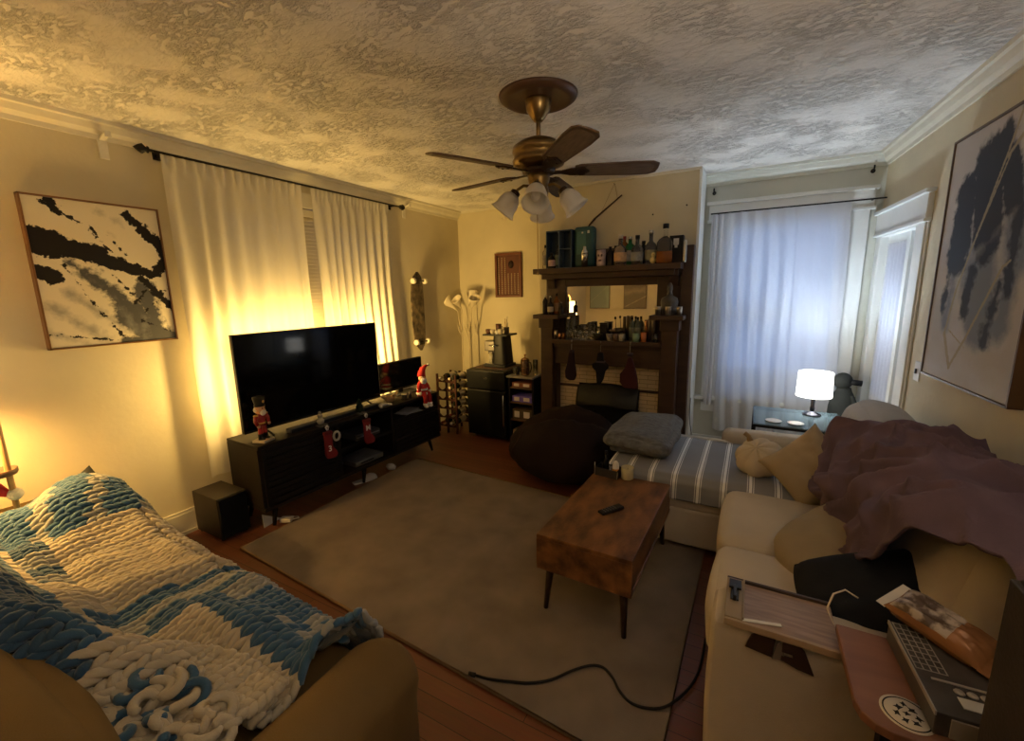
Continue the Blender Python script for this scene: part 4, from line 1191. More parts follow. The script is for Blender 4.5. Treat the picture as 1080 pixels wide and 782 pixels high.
# ================================================================ NEAR RIGHT: TRAY, SIDE TABLE, BOXES
walnut = M('walnut_veneer', (.36, .24, .17), .42, c2=(.22, .14, .095), vs=7, stretch=(1, 9, 1))
ty = thing('sofa_tray', 'walnut arm tray with a metal phone stand resting on the sofa arm', 'tray', (.145, 1.42, .600))
obj('board', MB().bx(-.155, .135, -.105, .105, 0, .008), walnut, ty, bevel=.002)
obj('rim', MB().bx(-.155, .135, -.112, -.102, -.004, .018), M('pale_tray_edge', (.36, .25, .15), .5), ty, bevel=.002)
obj('rim', MB().bx(-.155, .135, .102, .112, -.004, .018), M('dark_tray_edge', (.05, .03, .02), .5), ty, bevel=.002)
obj('phone_slot', MB().bx(-.155, -.105, -.10, .10, .008, .020).bx(-.108, -.102, -.10, .10, .020, .026), M('pale_slot_wood', (.30, .22, .13), .5), ty, bevel=.002)
obj('phone_stand', MB().bx(-.142, -.118, -.02, .06, .020, .026).bx(-.148, -.112, .03, .075, .026, .034).bx(-.135, -.125, -.03, .03, .026, .045), M('dark_clip_metal', (.05, .045, .04), .3, .7), ty, bevel=.002)
for nm, pl in (('hanging_flap', [(-.094, -.062), (-.080, -.017), (-.058, .0), (-.018, -.004), (-.024, -.070)]), ('hanging_flap', [(-.001, -.004), (.032, .0), (.053, -.018), (.080, -.086), (.040, -.082), (-.002, -.068), (-.001, -.053), (.028, -.053), (.025, -.041), (-.001, -.041)])):
    obj(nm, MB().prism(pl, .0, .006, lambda p: Vector((p.x, -.100-p.z, p.y))), M('dark_flap_wood', (.035, .018, .012), .6), ty, bevel=.001)
obj('strap_clip', MB().prism([(-.024, -.075), (-.014, -.02), (-.006, -.012), (.004, -.04), (.010, -.07)], .0, .004, lambda p: Vector((p.x, -.100-p.z, p.y))), M('pale_clip', (.16, .13, .10), .5), ty)
tag(obj('paper_strip', MB().box((0, 0, .001), (.115, .012, .002), None), M('white_paper', (.75, .70, .60), .7), loc=(.085, 1.345, .610), rot=(0, 0, R(14))), 'thin white paper strip lying on the walnut arm tray', 'paper')
et = thing('end_table', 'reddish brown wood side table by the near sofa arm with a round sticker', 'table', (.60, 1.22, 0))
redwood = M('reddish_brown_wood', (.26, .115, .065), .4, c2=(.20, .088, .05), vs=4, stretch=(1, 6, 1))
out = [(.345, .16), (-.33, .16), (-.33, -.10)] + [(-.27-.06*math.cos(a), -.10-.06*math.sin(a)) for a in (R(30), R(60), R(90))] + [(.345, -.16)]
obj('tabletop', MB().prism(out, .630, .655), redwood, et, bevel=.004)
obj('post', MB().bx(-.26, -.22, -.05, -.01, .02, .63), plast, et, bevel=.003)
obj('post', MB().bx(.20, .24, -.05, -.01, .02, .63), plast, et, bevel=.003)
obj('foot', MB().bx(-.28, -.20, -.14, .10, 0, .02), plast, et); obj('foot', MB().bx(.18, .26, -.14, .10, 0, .02), plast, et)
# the round sticker with a black emblem
stk = obj('sticker', MB().lathe([(.048, 0), (.048, .0008), (0, .0008)], n=40), M('off_white_sticker', (.62, .54, .42), .5), et, loc=(-.235, -.095, .6552), label='round black and white sticker')
bk = M('black_print', (.012, .010, .010), .5)
emb = MB()
def flat(outline): emb.prism(outline, .0009, .0014)
n_ = 40
emb.add([(r_*math.cos(2*PI*k/n_), r_*math.sin(2*PI*k/n_), .0012) for r_ in (.040, .043) for k in range(n_)], [(k, (k+1) % n_, n_+(k+1) % n_, n_+k) for k in range(n_)])
for px, py, s, a in ((-.012, .012, 1, 20), (.012, .014, 1, -30), (-.018, -.006, .9, 70), (.020, -.004, .9, 110), (0, .0, .8, 0), (-.006, -.020, .9, 40), (.012, -.020, .9, -20), (0, .026, .8, 90)):
    ca, sa = math.cos(R(a)), math.sin(R(a))
    o_l = [(.010, 0), (.003, .004), (.002, .009), (-.003, .004), (-.010, .003), (-.004, -.001), (-.005, -.008), (.001, -.004)]
    flat([(px+s*(x*ca-y*sa), py+s*(x*sa+y*ca)) for x, y in o_l])
obj('emblem', emb, bk, stk)
# long flat box with a gridded window
bxm = M('grey_printed_card', (.085, .075, .07), .3, c2=(.05, .045, .042), vs=20)
gb = thing('retail_box', 'long grey and black printed box with a gridded lid on the side table', 'box', (.475, 1.23, .656))
gb.rotation_euler = (0, 0, R(4))
obj('carton', MB().bx(-.085, .085, -.13, .15, 0, .055), bxm, gb, bevel=.002)
silv = M('silver_print', (.45, .42, .38), .3, .3)
g = MB()
for k in range(5): g.bx(-.08+k*.014, -.078+k*.014, -.01, .145, .055, .0565)
for k in range(9): g.bx(-.08, -.022, -.01+k*.019, -.0085+k*.019, .055, .0565)
obj('grid_print', g, silv, gb)
obj('white_line', MB().bx(-.06, .08, -.035, -.029, .055, .057), silv, gb)
obj('edge_strip', MB().bx(-.087, -.084, -.13, .15, .046, .0565), silv, gb)
obj('price_patch', MB().bx(-.03, .025, -.10, -.07, .055, .0568), M('white_patch', (.62, .60, .55), .5), gb)
obj('end_flap', MB().bx(-.06, .05, -.134, -.130, .004, .048), M('pale_flap', (.35, .31, .26), .5), gb)
for k in range(4): obj('printed_shape', MB().lathe([(.010, .055), (.008, .0575), (0, .0575)], (-.02+k*.022, -.053, 0), 10), silv, gb)
# snack bag with a clear top half
bg = thing('snack_bag', 'clear-topped orange snack bag lying across the grey box', 'bag', (.475, 1.355, .745))
bg.rotation_euler = (R(10), R(8), R(-40))
foil = M('orange_foil', (.30, .135, .055), .25, .2, var=.25, vs=12, bump=.5, bs=25)
clear = bpy.data.materials.new('printed_clear_film'); clear.use_nodes = True
nt, bs = nodes(clear)
nz = nt.nodes.new('ShaderNodeTexNoise'); nz.inputs['Scale'].default_value = 22; nz.inputs['Detail'].default_value = 4
tcn = nt.nodes.new('ShaderNodeTexCoord'); nt.links.new(tcn.outputs['Object'], nz.inputs['Vector'])
rr = nt.nodes.new('ShaderNodeValToRGB'); rr.color_ramp.elements[0].position = .44; rr.color_ramp.elements[1].position = .55
rr.color_ramp.elements[0].color = (.10, .065, .045, 1); rr.color_ramp.elements[1].color = (.40, .32, .26, 1)
nt.links.new(nz.outputs['Fac'], rr.inputs[0]); nt.links.new(rr.outputs[0], bs.inputs['Base Color']); bs.inputs['Roughness'].default_value = .12
bag = pillow(.20, .11, .065, n=20, pinch=.05, seed=31, wr=.012)
lo = MB(); lo.v = bag.v; lo.f = bag.f; lo.sm = bag.sm; lo.mi = [0]*len(bag.f)
lo.mi = [1 if sum(bag.v[i][2] for i in f)/4 > .012 and sum(bag.v[i][0] for i in f)/4 < .03 else 0 for f in bag.f]
obj('pouch', lo, [foil, clear], bg)
obj('sealed_edge', MB().bx(-.115, -.094, -.056, .056, -.001, .001), M('clear_seal', (.6, .56, .5), .2), bg)
obj('sealed_edge', MB().bx(.094, .115, -.056, .056, -.001, .001), foil, bg)
# thin white cable hooked over the side table
tag(obj('charging_cable', MB().tube([(.262, 1.36, .662), (.25, 1.40, .68), (.27, 1.45, .70), (.30, 1.47, .71), (.33, 1.46, .70)], .0025, 6), M('white_cable', (.62, .52, .40), .5)), 'thin pale cable looping up at the corner of the side table', 'cable')
# tall dark cabinet at the right edge
cb = thing('speaker_cabinet', 'tall dark grey box cabinet at the right edge beside the side table', 'cabinet', (.66, .80, 0))
dg = M('dark_grey_laminate', (.045, .038, .034), .5, var=.15, bump=.1, bs=120)
obj('body', MB().bx(-.22, .22, -.24, .24, .02, 1.075), dg, cb, bevel=.004)
obj('top_panel', MB().bx(-.21, .21, -.23, .23, 1.075, 1.082), M('dark_top_panel', (.03, .027, .025), .5), cb, bevel=.002)
obj('vent', MB().bx(-.10, .10, .16, .19, 1.082, 1.085), M('black_vent', (.005, .005, .005), .8), cb)
for sx_ in (-1, 1):
    for sy_ in (-1, 1): obj('foot', MB().cyl((sx_*.18, sy_*.2, 0), (sx_*.18, sy_*.2, .021), .02), plast, cb)
# black cable on the rug
cpts = [(-.91, 1.27), (-.84, 1.285), (-.76, 1.315), (-.69, 1.345), (-.62, 1.40), (-.56, 1.48), (-.50, 1.54), (-.45, 1.555), (-.40, 1.525), (-.36, 1.48), (-.31, 1.45), (-.25, 1.455), (-.19, 1.49), (-.14, 1.57), (-.10, 1.68), (-.085, 1.80), (-.083, 1.95)]
cv = []
for i in range(len(cpts)-1):
    p0, p1, p2, p3 = cpts[max(0, i-1)], cpts[i], cpts[i+1], cpts[min(len(cpts)-1, i+2)]
    for k in range(4):
        t = k/4
        cv.append(tuple(.5*((2*p1[q])+(-p0[q]+p2[q])*t+(2*p0[q]-5*p1[q]+4*p2[q]-p3[q])*t*t+(-p0[q]+3*p1[q]-3*p2[q]+p3[q])*t**3) for q in (0, 1))+(.020,))
cv = [(x, y, .0205 if x < -.17 else max(.007, .0205-.08*(x+.17))) for x, y, z in cv]
cc = tag(obj('power_cable', MB().tube(cv, .0055, 8), M('black_cable', (.012, .010, .009), .5)), 'black cable snaking over the near edge of the rug to the sectional', 'cable')
obj('plug', MB().cyl(Vector(cv[0])-Vector((.03, .006, -.002)), cv[0], .008, .010, 10), plast, cc)
# ================================================================ SMALL THINGS
def at(px, py, y):
    """x and z where the photograph's pixel meets the plane at depth y"""
    d = right*(px-540) + down*(py-391) + fwd*F_PX
    t = y/d.y
    return d.x*t, 1.6+d.z*t
# ---- on the coffee table
tz = .4305
rm = thing('remote_control', 'black remote control lying on the middle of the coffee table', 'remote control', (-.59, 2.13, tz), R(-32))
obj('body', MB().bx(-.022, .022, -.075, .075, 0, .014), plast, rm, bevel=.004, seg=3)
mb = MB()
for i in range(3):
    for j in range(5): mb.lathe([(.0045, .014), (.004, .0155), (0, .0155)], (-.012+i*.012, -.05+j*.018, 0), 8)
obj('buttons', mb, M('grey_buttons', (.08, .08, .08), .5), rm)
cd = thing('caddy', 'small dark metal caddy with a bottle at the far end of the coffee table', 'caddy', (-.735, 2.575, tz), R(-8))
wr_ = M('gunmetal', (.07, .065, .065), .35, .6)
mb = MB(); a, b, h = .075, .045, .055
mb.bx(-a, a, -b, b, 0, .003); mb.bx(-a, a, -b, -b+.003, .003, h); mb.bx(-a, a, b-.003, b, .003, h); mb.bx(-a, -a+.003, -b, b, .003, h); mb.bx(a-.003, a, -b, b, .003, h)
obj('bin', mb, wr_, cd, bevel=.001)
obj('feet', MB().tube([(-a, -b, .003), (-a, -b, .085)], .003).tube([(a, -b, .003), (a+.006, -b, .05)], .003), M('steel_corner', (.35, .33, .30), .3, .8), cd)
bt = thing('small_bottle', 'slim black bottle standing in the coffee table caddy', 'bottle', (-.755, 2.585, tz+.004))
obj('body', MB().lathe([(.0, 0), (.020, 0), (.020, .085), (.010, .10), (.008, .13), (.0, .132)], n=16), M('black_glass', (.01, .01, .012), .15), bt)
obj('cap', MB().lathe([(.011, .128), (.011, .15), (0, .152)], n=12), plast, bt)
eg = thing('spray_bottle', 'small white rounded bottle with an orange band in the caddy', 'bottle', (-.690, 2.575, tz+.004), 0)
obj('body', MB().lathe([(0, 0), (.018, .002), (.022, .03), (.022, .055), (.018, .085), (.008, .098), (0, .10)], n=16), M('white_gloss', (.70, .66, .60), .3), eg)
obj('band', MB().lathe([(.0225, .035), (.0225, .05)], n=16, caps=False), M('orange_band', (.55, .25, .04), .4), eg)
cdl = thing('candle_jar', 'pale yellow candle jar beside the caddy on the coffee table', 'candle', (-.615, 2.575, tz))
obj('jar', MB().lathe([(0, 0), (.036, 0), (.039, .006), (.039, .075), (.036, .075), (.036, .055), (0, .055)], n=24), M('pale_yellow_glass', (.50, .42, .24), .2, var=.05), cdl)
obj('wick', MB().cyl((0, 0, .055), (0.002, 0, .066), .0015), plast, cdl)

# ---- on and around the media console: local frame of the console
cA, sA = math.cos(ST_A), math.sin(ST_A)
def onst(x, y, z): return (-2.96+x*cA-y*sA, 2.48+x*sA+y*cA, z)
TOP = .6205
nc = thing('nutcracker', 'painted wooden nutcracker soldier at the left end of the media console', 'figurine', onst(.10, -.82, TOP), ST_A+R(20))
redp = M('red_paint', (.36, .02, .02), .4); blkp = M('black_paint', (.012, .012, .012), .35); skin = M('peach_paint', (.62, .36, .20), .5); gold = M('gold_paint', (.55, .34, .08), .35, .5); whitef = M('white_fur', (.72, .68, .60), .9, bump=.5, bs=120)
obj('base', MB().bx(-.05, .05, -.05, .05, 0, .018), M('pale_base', (.45, .38, .28), .5), nc, bevel=.003)
for s in (-1, 1):
    lg = obj('leg', MB().lathe([(.017, .018), (.016, .05), (.014, .09), (.015, .12)], (0, s*.020, 0), 12), redp, nc)
    obj('boot', MB().lathe([(.018, .018), (.018, .055), (.019, .06)], (0, s*.020, 0), 12).ball((.014, s*.020, .025), (.02, .014, .011), 10, 6), blkp, lg)
    am = obj('arm', MB().tube([(0, s*.042, .185), (.004, s*.055, .155), (.014, s*.05, .125)], [.014, .013, .011], 10), redp, nc)
    obj('hand', MB().ball((.018, s*.048, .118), .011, 8, 6), skin, am)
    obj('epaulette', MB().ball((0, s*.042, .192), (.017, .018, .007), 10, 6), gold, am)
obj('torso', MB().lathe([(.034, .115), (.028, .14), (.036, .185), (.02, .198)], n=16, sx=.75), redp, nc)
obj('belt', MB().lathe([(.0325, .126), (.0325, .138)], n=16, sx=.78), gold, nc)
hd = obj('head', MB().lathe([(.018, .195), (.030, .205), (.032, .235), (.030, .252), (0, .255)], n=18), skin, nc)
obj('beard', MB().ball((.022, 0, .208), (.016, .024, .024), 12, 8), whitef, hd)
obj('hair', MB().ball((-.012, 0, .225), (.028, .036, .026), 12, 8), whitef, hd)
obj('nose', MB().ball((.034, 0, .228), .006, 8, 6), skin, hd)
obj('eyes', MB().ball((.030, -.011, .238), .004, 8, 6).ball((.030, .011, .238), .004, 8, 6), blkp, hd)
ht = obj('hat', MB().lathe([(.034, .250), (.034, .258), (.030, .258), (.040, .315), (.0, .318)], n=18), blkp, nc)
obj('badge', MB().ball((.033, 0, .285), (.005, .010, .012), 8, 6), gold, ht)

def stocking_mesh(w, h, foot, t=.03, seed=0):
    out = [(-w/2, 0), (w/2, 0), (w/2*.95, -h*.55), (w/2+foot*.75, -h*.72), (w/2+foot, -h*.85), (w/2+foot*.8, -h*.98), (w/2, -h), (-w/2*.6, -h*.97), (-w/2*1.05, -h*.80), (-w/2*.95, -h*.4)]
    return out
for yy, letter, lab in ((-.405, '3', 'red stocking with a white 3 hanging from the left stocking hook on the console'), (-.035, 'M', 'red stocking with a white M hanging from the right stocking hook on the console')):
    s = thing('christmas_stocking', lab, 'stocking', onst(.197, yy, .565), ST_A)
    sgn = -1
    o2 = stocking_mesh(.066, .20, .036)
    body = obj('sock', MB().prism(o2, 0, .028, lambda p: Vector((.001+p.z, p.x, p.y+.0))), M('red_knit', (.20, .012, .016), .9, var=.15, bump=.4, bs=140), s, bevel=.010, seg=3)
    obj('cuff', MB().bx(-.001, .032, -.036, .036, -.006, .02), M('deep_red_cuff', (.13, .008, .012), .9, var=.15, bump=.4, bs=140), s, bevel=.008, seg=3)
    obj('loop', MB().tube([(.015, 0, .03), (.015, -.012, .055), (.02, 0, .066), (.015, .012, .055), (.015, .004, .03)], .006, 6), M('white_loop', (.7, .68, .62), .8), s)
    le = bpy.data.objects.new('letter', text_mesh(letter, .062, .001, .001)); col.objects.link(le); le.parent = s
    le.location = (.031, 0, -.115 if letter == '3' else -.055); le.rotation_euler = (R(90), 0, R(90)); le.data.materials.append(M('white_letter', (.72, .68, .62), .7))
    if letter == '3':
        obj('wreath', MB().tube([(.036, .062+.026*math.cos(a), -.03+.034*math.sin(a)) for a in [2*PI*k/14 for k in range(14)]], .009, 8, closed=True), M('grey_white_wreath', (.45, .45, .43), .9, bump=.5, bs=120), s)
    hk = thing('stocking_holder', ('silver snowy figurine hook holding the stocking with the 3' if letter == '3' else 'dark green tree figurine hook holding the stocking with the M'), 'stocking holder', onst(.14, yy+.0, TOP), ST_A, 'stocking holders on the console')
    cm = M('frosted_silver', (.35, .34, .31), .4, .3, bump=.3, bs=80) if letter == '3' else M('dark_green_paint', (.02, .035, .018), .6, bump=.5, bs=70)
    obj('base', MB().bx(-.035, .045, -.035, .035, 0, .012), M('holder_base', (.12, .11, .10), .4), hk, bevel=.003)
    if letter == '3': obj('figure', MB().ball((0, 0, .038), .028, 14, 9).ball((0, 0, .078), .020, 12, 8).ball((0, 0, .102), .012, 10, 7), cm, hk)
    else: obj('figure', MB().lathe([(.010, .012), (.010, .025), (.042, .025), (.022, .06), (.032, .06), (.012, .10), (.02, .10), (0, .135)], n=14), cm, hk)
    obj('hook', MB().tube([(.042, 0, .008), (.066, 0, .006), (.070, 0, -.010), (.074, 0, -.014), (.082, 0, -.006)], .004, 6), M('hook_steel', (.3, .29, .27), .3, .8), hk)
# santa doll sitting on the right end with its legs over the edge
sd = thing('santa_doll', 'red felt Santa doll with white beard sitting on the right end of the console', 'doll', onst(.165, .70, TOP), ST_A)
obj('body', MB().lathe([(.0, 0), (.050, .0), (.056, .03), (.046, .09), (.036, .135), (.018, .15)], n=18), redf, sd)
obj('coat_trim', MB().lathe([(.054, .012), (.060, .018), (.060, .032), (.054, .038)], n=18), fluff, sd)
obj('belt', MB().lathe([(.053, .058), (.053, .074)], n=18), fluff, sd)
hd = obj('head', MB().ball((.006, 0, .175), (.036, .034, .036), 16, 10), skin, sd)
obj('beard', MB().ball((.024, 0, .152), (.026, .036, .040), 16, 10, fn=lambda d: 1+.1*ns(d.x*6, d.y*6, d.z*6)), fluff, hd)
obj('nose', MB().ball((.042, 0, .178), .008, 8, 6), skin, hd)
obj('eyes', MB().ball((.038, -.013, .187), .004, 8, 6).ball((.038, .013, .187), .004, 8, 6), blkp, hd)
ht = obj('hat', MB().tube([(.0, 0, .192), (-.002, .005, .225), (-.002, .025, .26), (0, .065, .285), (0, .095, .290)], [.040, .036, .028, .014, .006], 14), redf, sd)
obj('pompom', MB().ball((0, .102, .288), .014, 10, 7), fluff, ht)
for s in (-1, 1):
    a = obj('arm', MB().tube([(.0, s*.035, .125), (.012, s*.062, .09), (.03, s*.066, .05)], [.020, .018, .015], 10), redf, sd)
    obj('mitten', MB().ball((.036, s*.067, .038), (.016, .014, .018), 10, 7), fluff, a)
    l = obj('leg', MB().tube([(.02, s*.025, .02), (.05, s*.028, .022), (.062, s*.03, -.01), (.062, s*.03, -.075)], [.024, .023, .021, .020], 10), redf, sd)
    obj('cuff', MB().lathe([(.024, -.085), (.026, -.08), (.026, -.068), (.022, -.064)], (.062, s*.03, 0), 12), fluff, l)
    obj('boot', MB().ball((.070, s*.03, -.095), (.028, .018, .016), 10, 7), whitef, l)
# other small things on the console
t = thing('antler_bowl', 'small tan wooden bowl with raised points between the two televisions', 'bowl', onst(.06, .37, TOP), ST_A)
obj('bowl', MB().lathe([(0, 0), (.03, 0), (.045, .02), (.055, .05), (.05, .05), (.04, .022), (0, .012)], n=20), M('tan_carved_wood', (.42, .26, .13), .5, var=.2), t)
for s in (-1, 1): obj('point', MB().tube([(0, s*.045, .045), (.01, s*.08, .06), (.0, s*.105, .075)], [.016, .012, .004], 8), M('tan_carved_wood', (.42, .26, .13), .5), t)
tag(obj('tin', MB().lathe([(0, 0), (.025, 0), (.025, .035), (.027, .035), (.027, .048), (0, .05)], n=20), M('brushed_tin', (.5, .48, .42), .3, .8), loc=onst(.10, .52, TOP)), 'small round silver tin in front of the smaller television', 'tin')
tag(obj('tin', MB().lathe([(0, 0), (.014, 0), (.015, .05), (.009, .055), (.009, .062), (0, .063)], n=16), M('dark_tin', (.10, .08, .06), .35, .5), loc=onst(.12, .575, TOP)), 'small dark round tin next to the silver one', 'tin')
sbm = M('grey_reflection', (.10, .095, .09), .5)  # grey bar in place of light reflected along the console top
t = thing('reflection_bar', 'long low bar added for the light reflected on the console before the big television', 'speaker', onst(.095, -.22, TOP), ST_A)
obj('bar', MB().bx(-.03, .03, -.42, .42, 0, .035), sbm, t, bevel=.008, seg=3); obj('grille', MB().bx(.028, .032, -.41, .41, .005, .03), plast, t)
t = thing('game_controller', 'pale game controller lying on the console in front of the big television', 'controller', onst(.135, .22, TOP), ST_A)
pad = M('pale_grey_plastic', (.5, .48, .44), .4)
obj('shell', MB().ball((0, 0, .016), (.03, .05, .016), 16, 9), pad, t)
for s in (-1, 1): obj('grip', MB().ball((.025, s*.045, .013), (.035, .016, .013), 12, 7, rot=(0, 0, s*.5)), pad, t)
t = thing('game_console', 'grey game console box on the open middle shelf of the media console', 'console', onst(.02, .04, .391), ST_A)
obj('case', MB().bx(-.11, .11, -.13, .13, 0, .05), M('dark_grey_case', (.05, .05, .052), .4), t, bevel=.004); obj('trim_line', MB().bx(.11, .112, -.12, .12, .02, .03), M('silver_edge', (.3, .3, .3), .3, .6), t)
t = thing('cable_box', 'silver disc player on the lower middle shelf of the media console', 'player', onst(.03, .02, .176), ST_A)
obj('case', MB().bx(-.12, .12, -.15, .15, 0, .04), M('brushed_grey', (.16, .16, .16), .35, .5), t, bevel=.003); obj('tray_line', MB().bx(.12, .122, -.10, .04, .015, .025), plast, t)
t = thing('papers', 'loose white papers in the open cubby under the smaller television', 'papers', onst(.06, .58, .471), ST_A)
for k, (a, dx) in enumerate(((8, 0), (-12, .02), (20, -.02))): obj('sheet', MB().box((dx, .02*k, .002+.003*k), (.15, .21, .002), (0, 0, R(a))), M('dull_white_paper', (.42, .42, .42), .7), t)
# floor clutter below and beside the console
tag(obj('paper_card', MB().prism([(-.06, 0), (.07, .012), (-.05, .09)], 0, .004, lambda p: Vector((p.z-.25*p.y, p.x, p.y))), M('grey_white_card', (.5, .5, .5), .6), loc=(-2.90, 1.645, .002)), 'white triangular card leaning on the floor by the black box speaker', 'card')
t = thing('power_adapter', 'small white power adapter with cable on the floor under the console', 'adapter', (-2.83, 1.70, .014), R(30))
obj('brick', MB().bx(-.03, .05, -.025, .025, 0, .028), M('white_plastic', (.55, .52, .48), .4), t, bevel=.004); obj('lead', MB().tube([(.05, 0, .012), (.09, .02, .012), (.07, .05, .008), (.02, .05, .006), (-.03, .04, .006)], .004, 6), M('white_plastic', (.55, .52, .48), .4), t)
for x, y, lab in ((-2.86, 2.46, 'pale slipper lying under the middle of the media console'), (-2.84, 2.76, 'small pale crumpled cloth on the floor under the console right half')):
    if 'slipper' in lab:
        t = thing('slipper', lab, 'slipper', (x, y, .002), R(70)); 
        obj('sole', MB().prism([(-.10, -.03), (-.05, -.04), (.06, -.042), (.11, -.02), (.11, .02), (.06, .038), (-.05, .03), (-.10, .025)], 0, .014), M('pale_slipper', (.48, .46, .44), .8), t, bevel=.004)
        obj('upper', MB().ball((.05, 0, .012), (.062, .042, .045), 16, 9, fn=lambda d: 1 if d.z > -.2 else .7), M('pale_slipper', (.48, .46, .44), .8), t)
    else:
        tag(obj('cloth', MB().ball((0, 0, .024), (.05, .035, .028), 20, 12, fn=lambda d: 1+.35*ns(d.x*3, d.y*3, d.z*3)), M('pale_cloth', (.55, .53, .50), .9), loc=(x, y, .0)), lab, 'cloth')

# ---- wine rack
rk_ = M('dark_cherry_wood', (.045, .018, .012), .45)
wrk = thing('wine_rack', 'dark wooden scalloped wine rack in the back left corner', 'wine rack', (-2.95, 3.99, 0))
xs = (-.185, -.055, .075, .185)
for x in xs[:3]:
    for y in (-.13, .13): obj('post', MB().bx(x-.011, x+.011, y-.011, y+.011, 0, .69), rk_, wrk, bevel=.002)
for k in range(6):
    z = .09+k*.105
    for y in (-.13, .13):
        out = []
        n_ = 26
        for i in range(n_+1):
            x = -.185+.26*i/n_
            d_ = abs(((x+.185) % .13)-.065)
            out.append((x, z+.022-.026*max(0, 1-(d_/.045)**2)))
        out += [(.075, z-.018), (-.185, z-.018)]
        obj('scalloped_rail', MB().prism(out, y-.007, y+.007, lambda p: Vector((p.x, p.z, p.y))), rk_, wrk)
def winebottle(loc, lab, foil):
    t = thing('wine_bottle', lab, 'bottle', loc, (R(90), 0, 0), 'wine bottles in the corner rack')
    obj('body', MB().lathe([(0, -.13), (.036, -.13), (.036, .05), (.03, .08), (.014, .10), (.013, .15)], n=16), M('dark_green_glass', (.012, .02, .010), .12), t)
    obj('foil', MB().lathe([(.0145, .115), (.0145, .165), (.0155, .165), (.0155, .175), (0, .176)], n=14), foil, t)
    obj('label', MB().lathe([(.0366, -.09), (.0366, .02)], n=16, caps=False), M('cream_label', (.52, .45, .32), .7), t)
    return t
foils = [M('gold_foil', (.50, .36, .14), .3, .6), M('cream_foil', (.60, .52, .38), .4, .1), M('maroon_foil', (.20, .03, .03), .35, .4)]
rown = ['bottom', 'second', 'third', 'fourth', 'fifth', 'top']
for k in range(6):
    winebottle((-2.94, 4.0, .09+k*.105+.033), 'wine bottle lying in the right column of the rack, %s row from the floor' % rown[k], foils[(k*2) % 3 if k % 2 else 1])
for x, lab, k in ((-3.07, 'wine bottle lying in the left column of the rack, top row', 1), ):
    winebottle((x, 4.0, .09+5*.105+.033), lab, foils[k])
winebottle((-3.07, 4.0, .09+.033), 'wine bottle lying in the left column of the rack, lowest row', foils[2])

# ---- lily floor lamp
ll = thing('floor_lamp', 'cream calla-lily floor lamp with two tall stems in the back corner', 'lamp', (-3.15, 4.44, 0))
lil = M('cream_enamel', (.58, .50, .34), .4, var=.04); lily = M('ivory_petal', (.72, .64, .47), .45, var=.05)
obj('base', MB().lathe([(.12, 0), (.12, .012), (.10, .022), (.02, .03)], n=24), lil, ll)
def lilyhead(p, ax, s=1.):
    ax = Vector(ax).normalized(); q = Vector((0, 0, 1)).rotation_difference(ax).to_matrix()
    def fn(u, v):
        a = 2*PI*u; r = (.010+.075*v**1.6)*s; L = (.17*v+.05*v*v*(.5+.5*math.cos(a)))*s
        fl_ = 1+.18*v*math.cos(a)
        return Vector(p) + q @ Vector((r*math.cos(a)*fl_, r*math.sin(a), L))
    return MB().grid(fn, 24, 10)
for k, (x0, hs) in enumerate(((-.02, [((-.085, -.02, 1.40), (-.7, -.35, .75)), ((.01, -.05, 1.42), (.05, -.7, .7))]), (.085, [((.16, -.02, 1.43), (.55, -.45, .75)), ((.075, .04, 1.46), (.1, .3, 1))]))):
    obj('stem', MB().tube([(x0*.3, 0, .02), (x0, 0, .25), (x0, 0, 1.15)], .009, 10), lil, ll)
    for p, ax in hs:
        axn = Vector(ax).normalized()
        br_ = obj('branch', MB().tube([(x0, 0, 1.13), ((x0+p[0])/2, p[1]*.4, 1.26), tuple(Vector(p)-axn*.03), tuple(Vector(p)+axn*.005)], [.009, .006, .006, .009], 8), lil, ll)
        obj('lily_shade', lilyhead(p, ax, .82), lily, br_, solid=.003)
    obj('leaf', MB().tube([(x0, -.012, 1.05), (x0-.03, -.02, 1.14), (x0-.05, -.025, 1.22)], [.003, .010, .002], 8), lil, ll)

# ---- mini fridge
fr = thing('mini_fridge', 'black two-door mini fridge under the coffee machine', 'fridge', (-2.475, 4.12, 0))
fbk = M('black_fridge_enamel', (.006, .006, .006), .35, var=.1)
obj('cabinet', MB().bx(-.245, .245, -.20, .28, .02, .775), fbk, fr, bevel=.006)
obj('freezer_door', MB().bx(-.245, .245, -.265, -.205, .565, .77), fbk, fr, bevel=.010, seg=3)
dr = obj('door', MB().bx(-.245, .245, -.265, -.205, .04, .555), fbk, fr, bevel=.010, seg=3)
chr_ = M('chrome', (.62, .60, .56), .15, 1.0, var=.02)
obj('handle', MB().tube([(.225, -.27, .53), (.232, -.292, .50), (.232, -.292, .20), (.225, -.27, .16)], .007), chr_, dr)
obj('trim_line', MB().bx(-.20, .20, -.268, -.262, .556, .563), chr_, fr)
obj('badge', MB().bx(-.02, .02, -.267, -.264, .685, .70), chr_, fr)
for x in (-.2, .2):
    for y in (-.15, .23): obj('foot', MB().cyl((x, y, 0), (x, y, .022), .018), plast, fr)
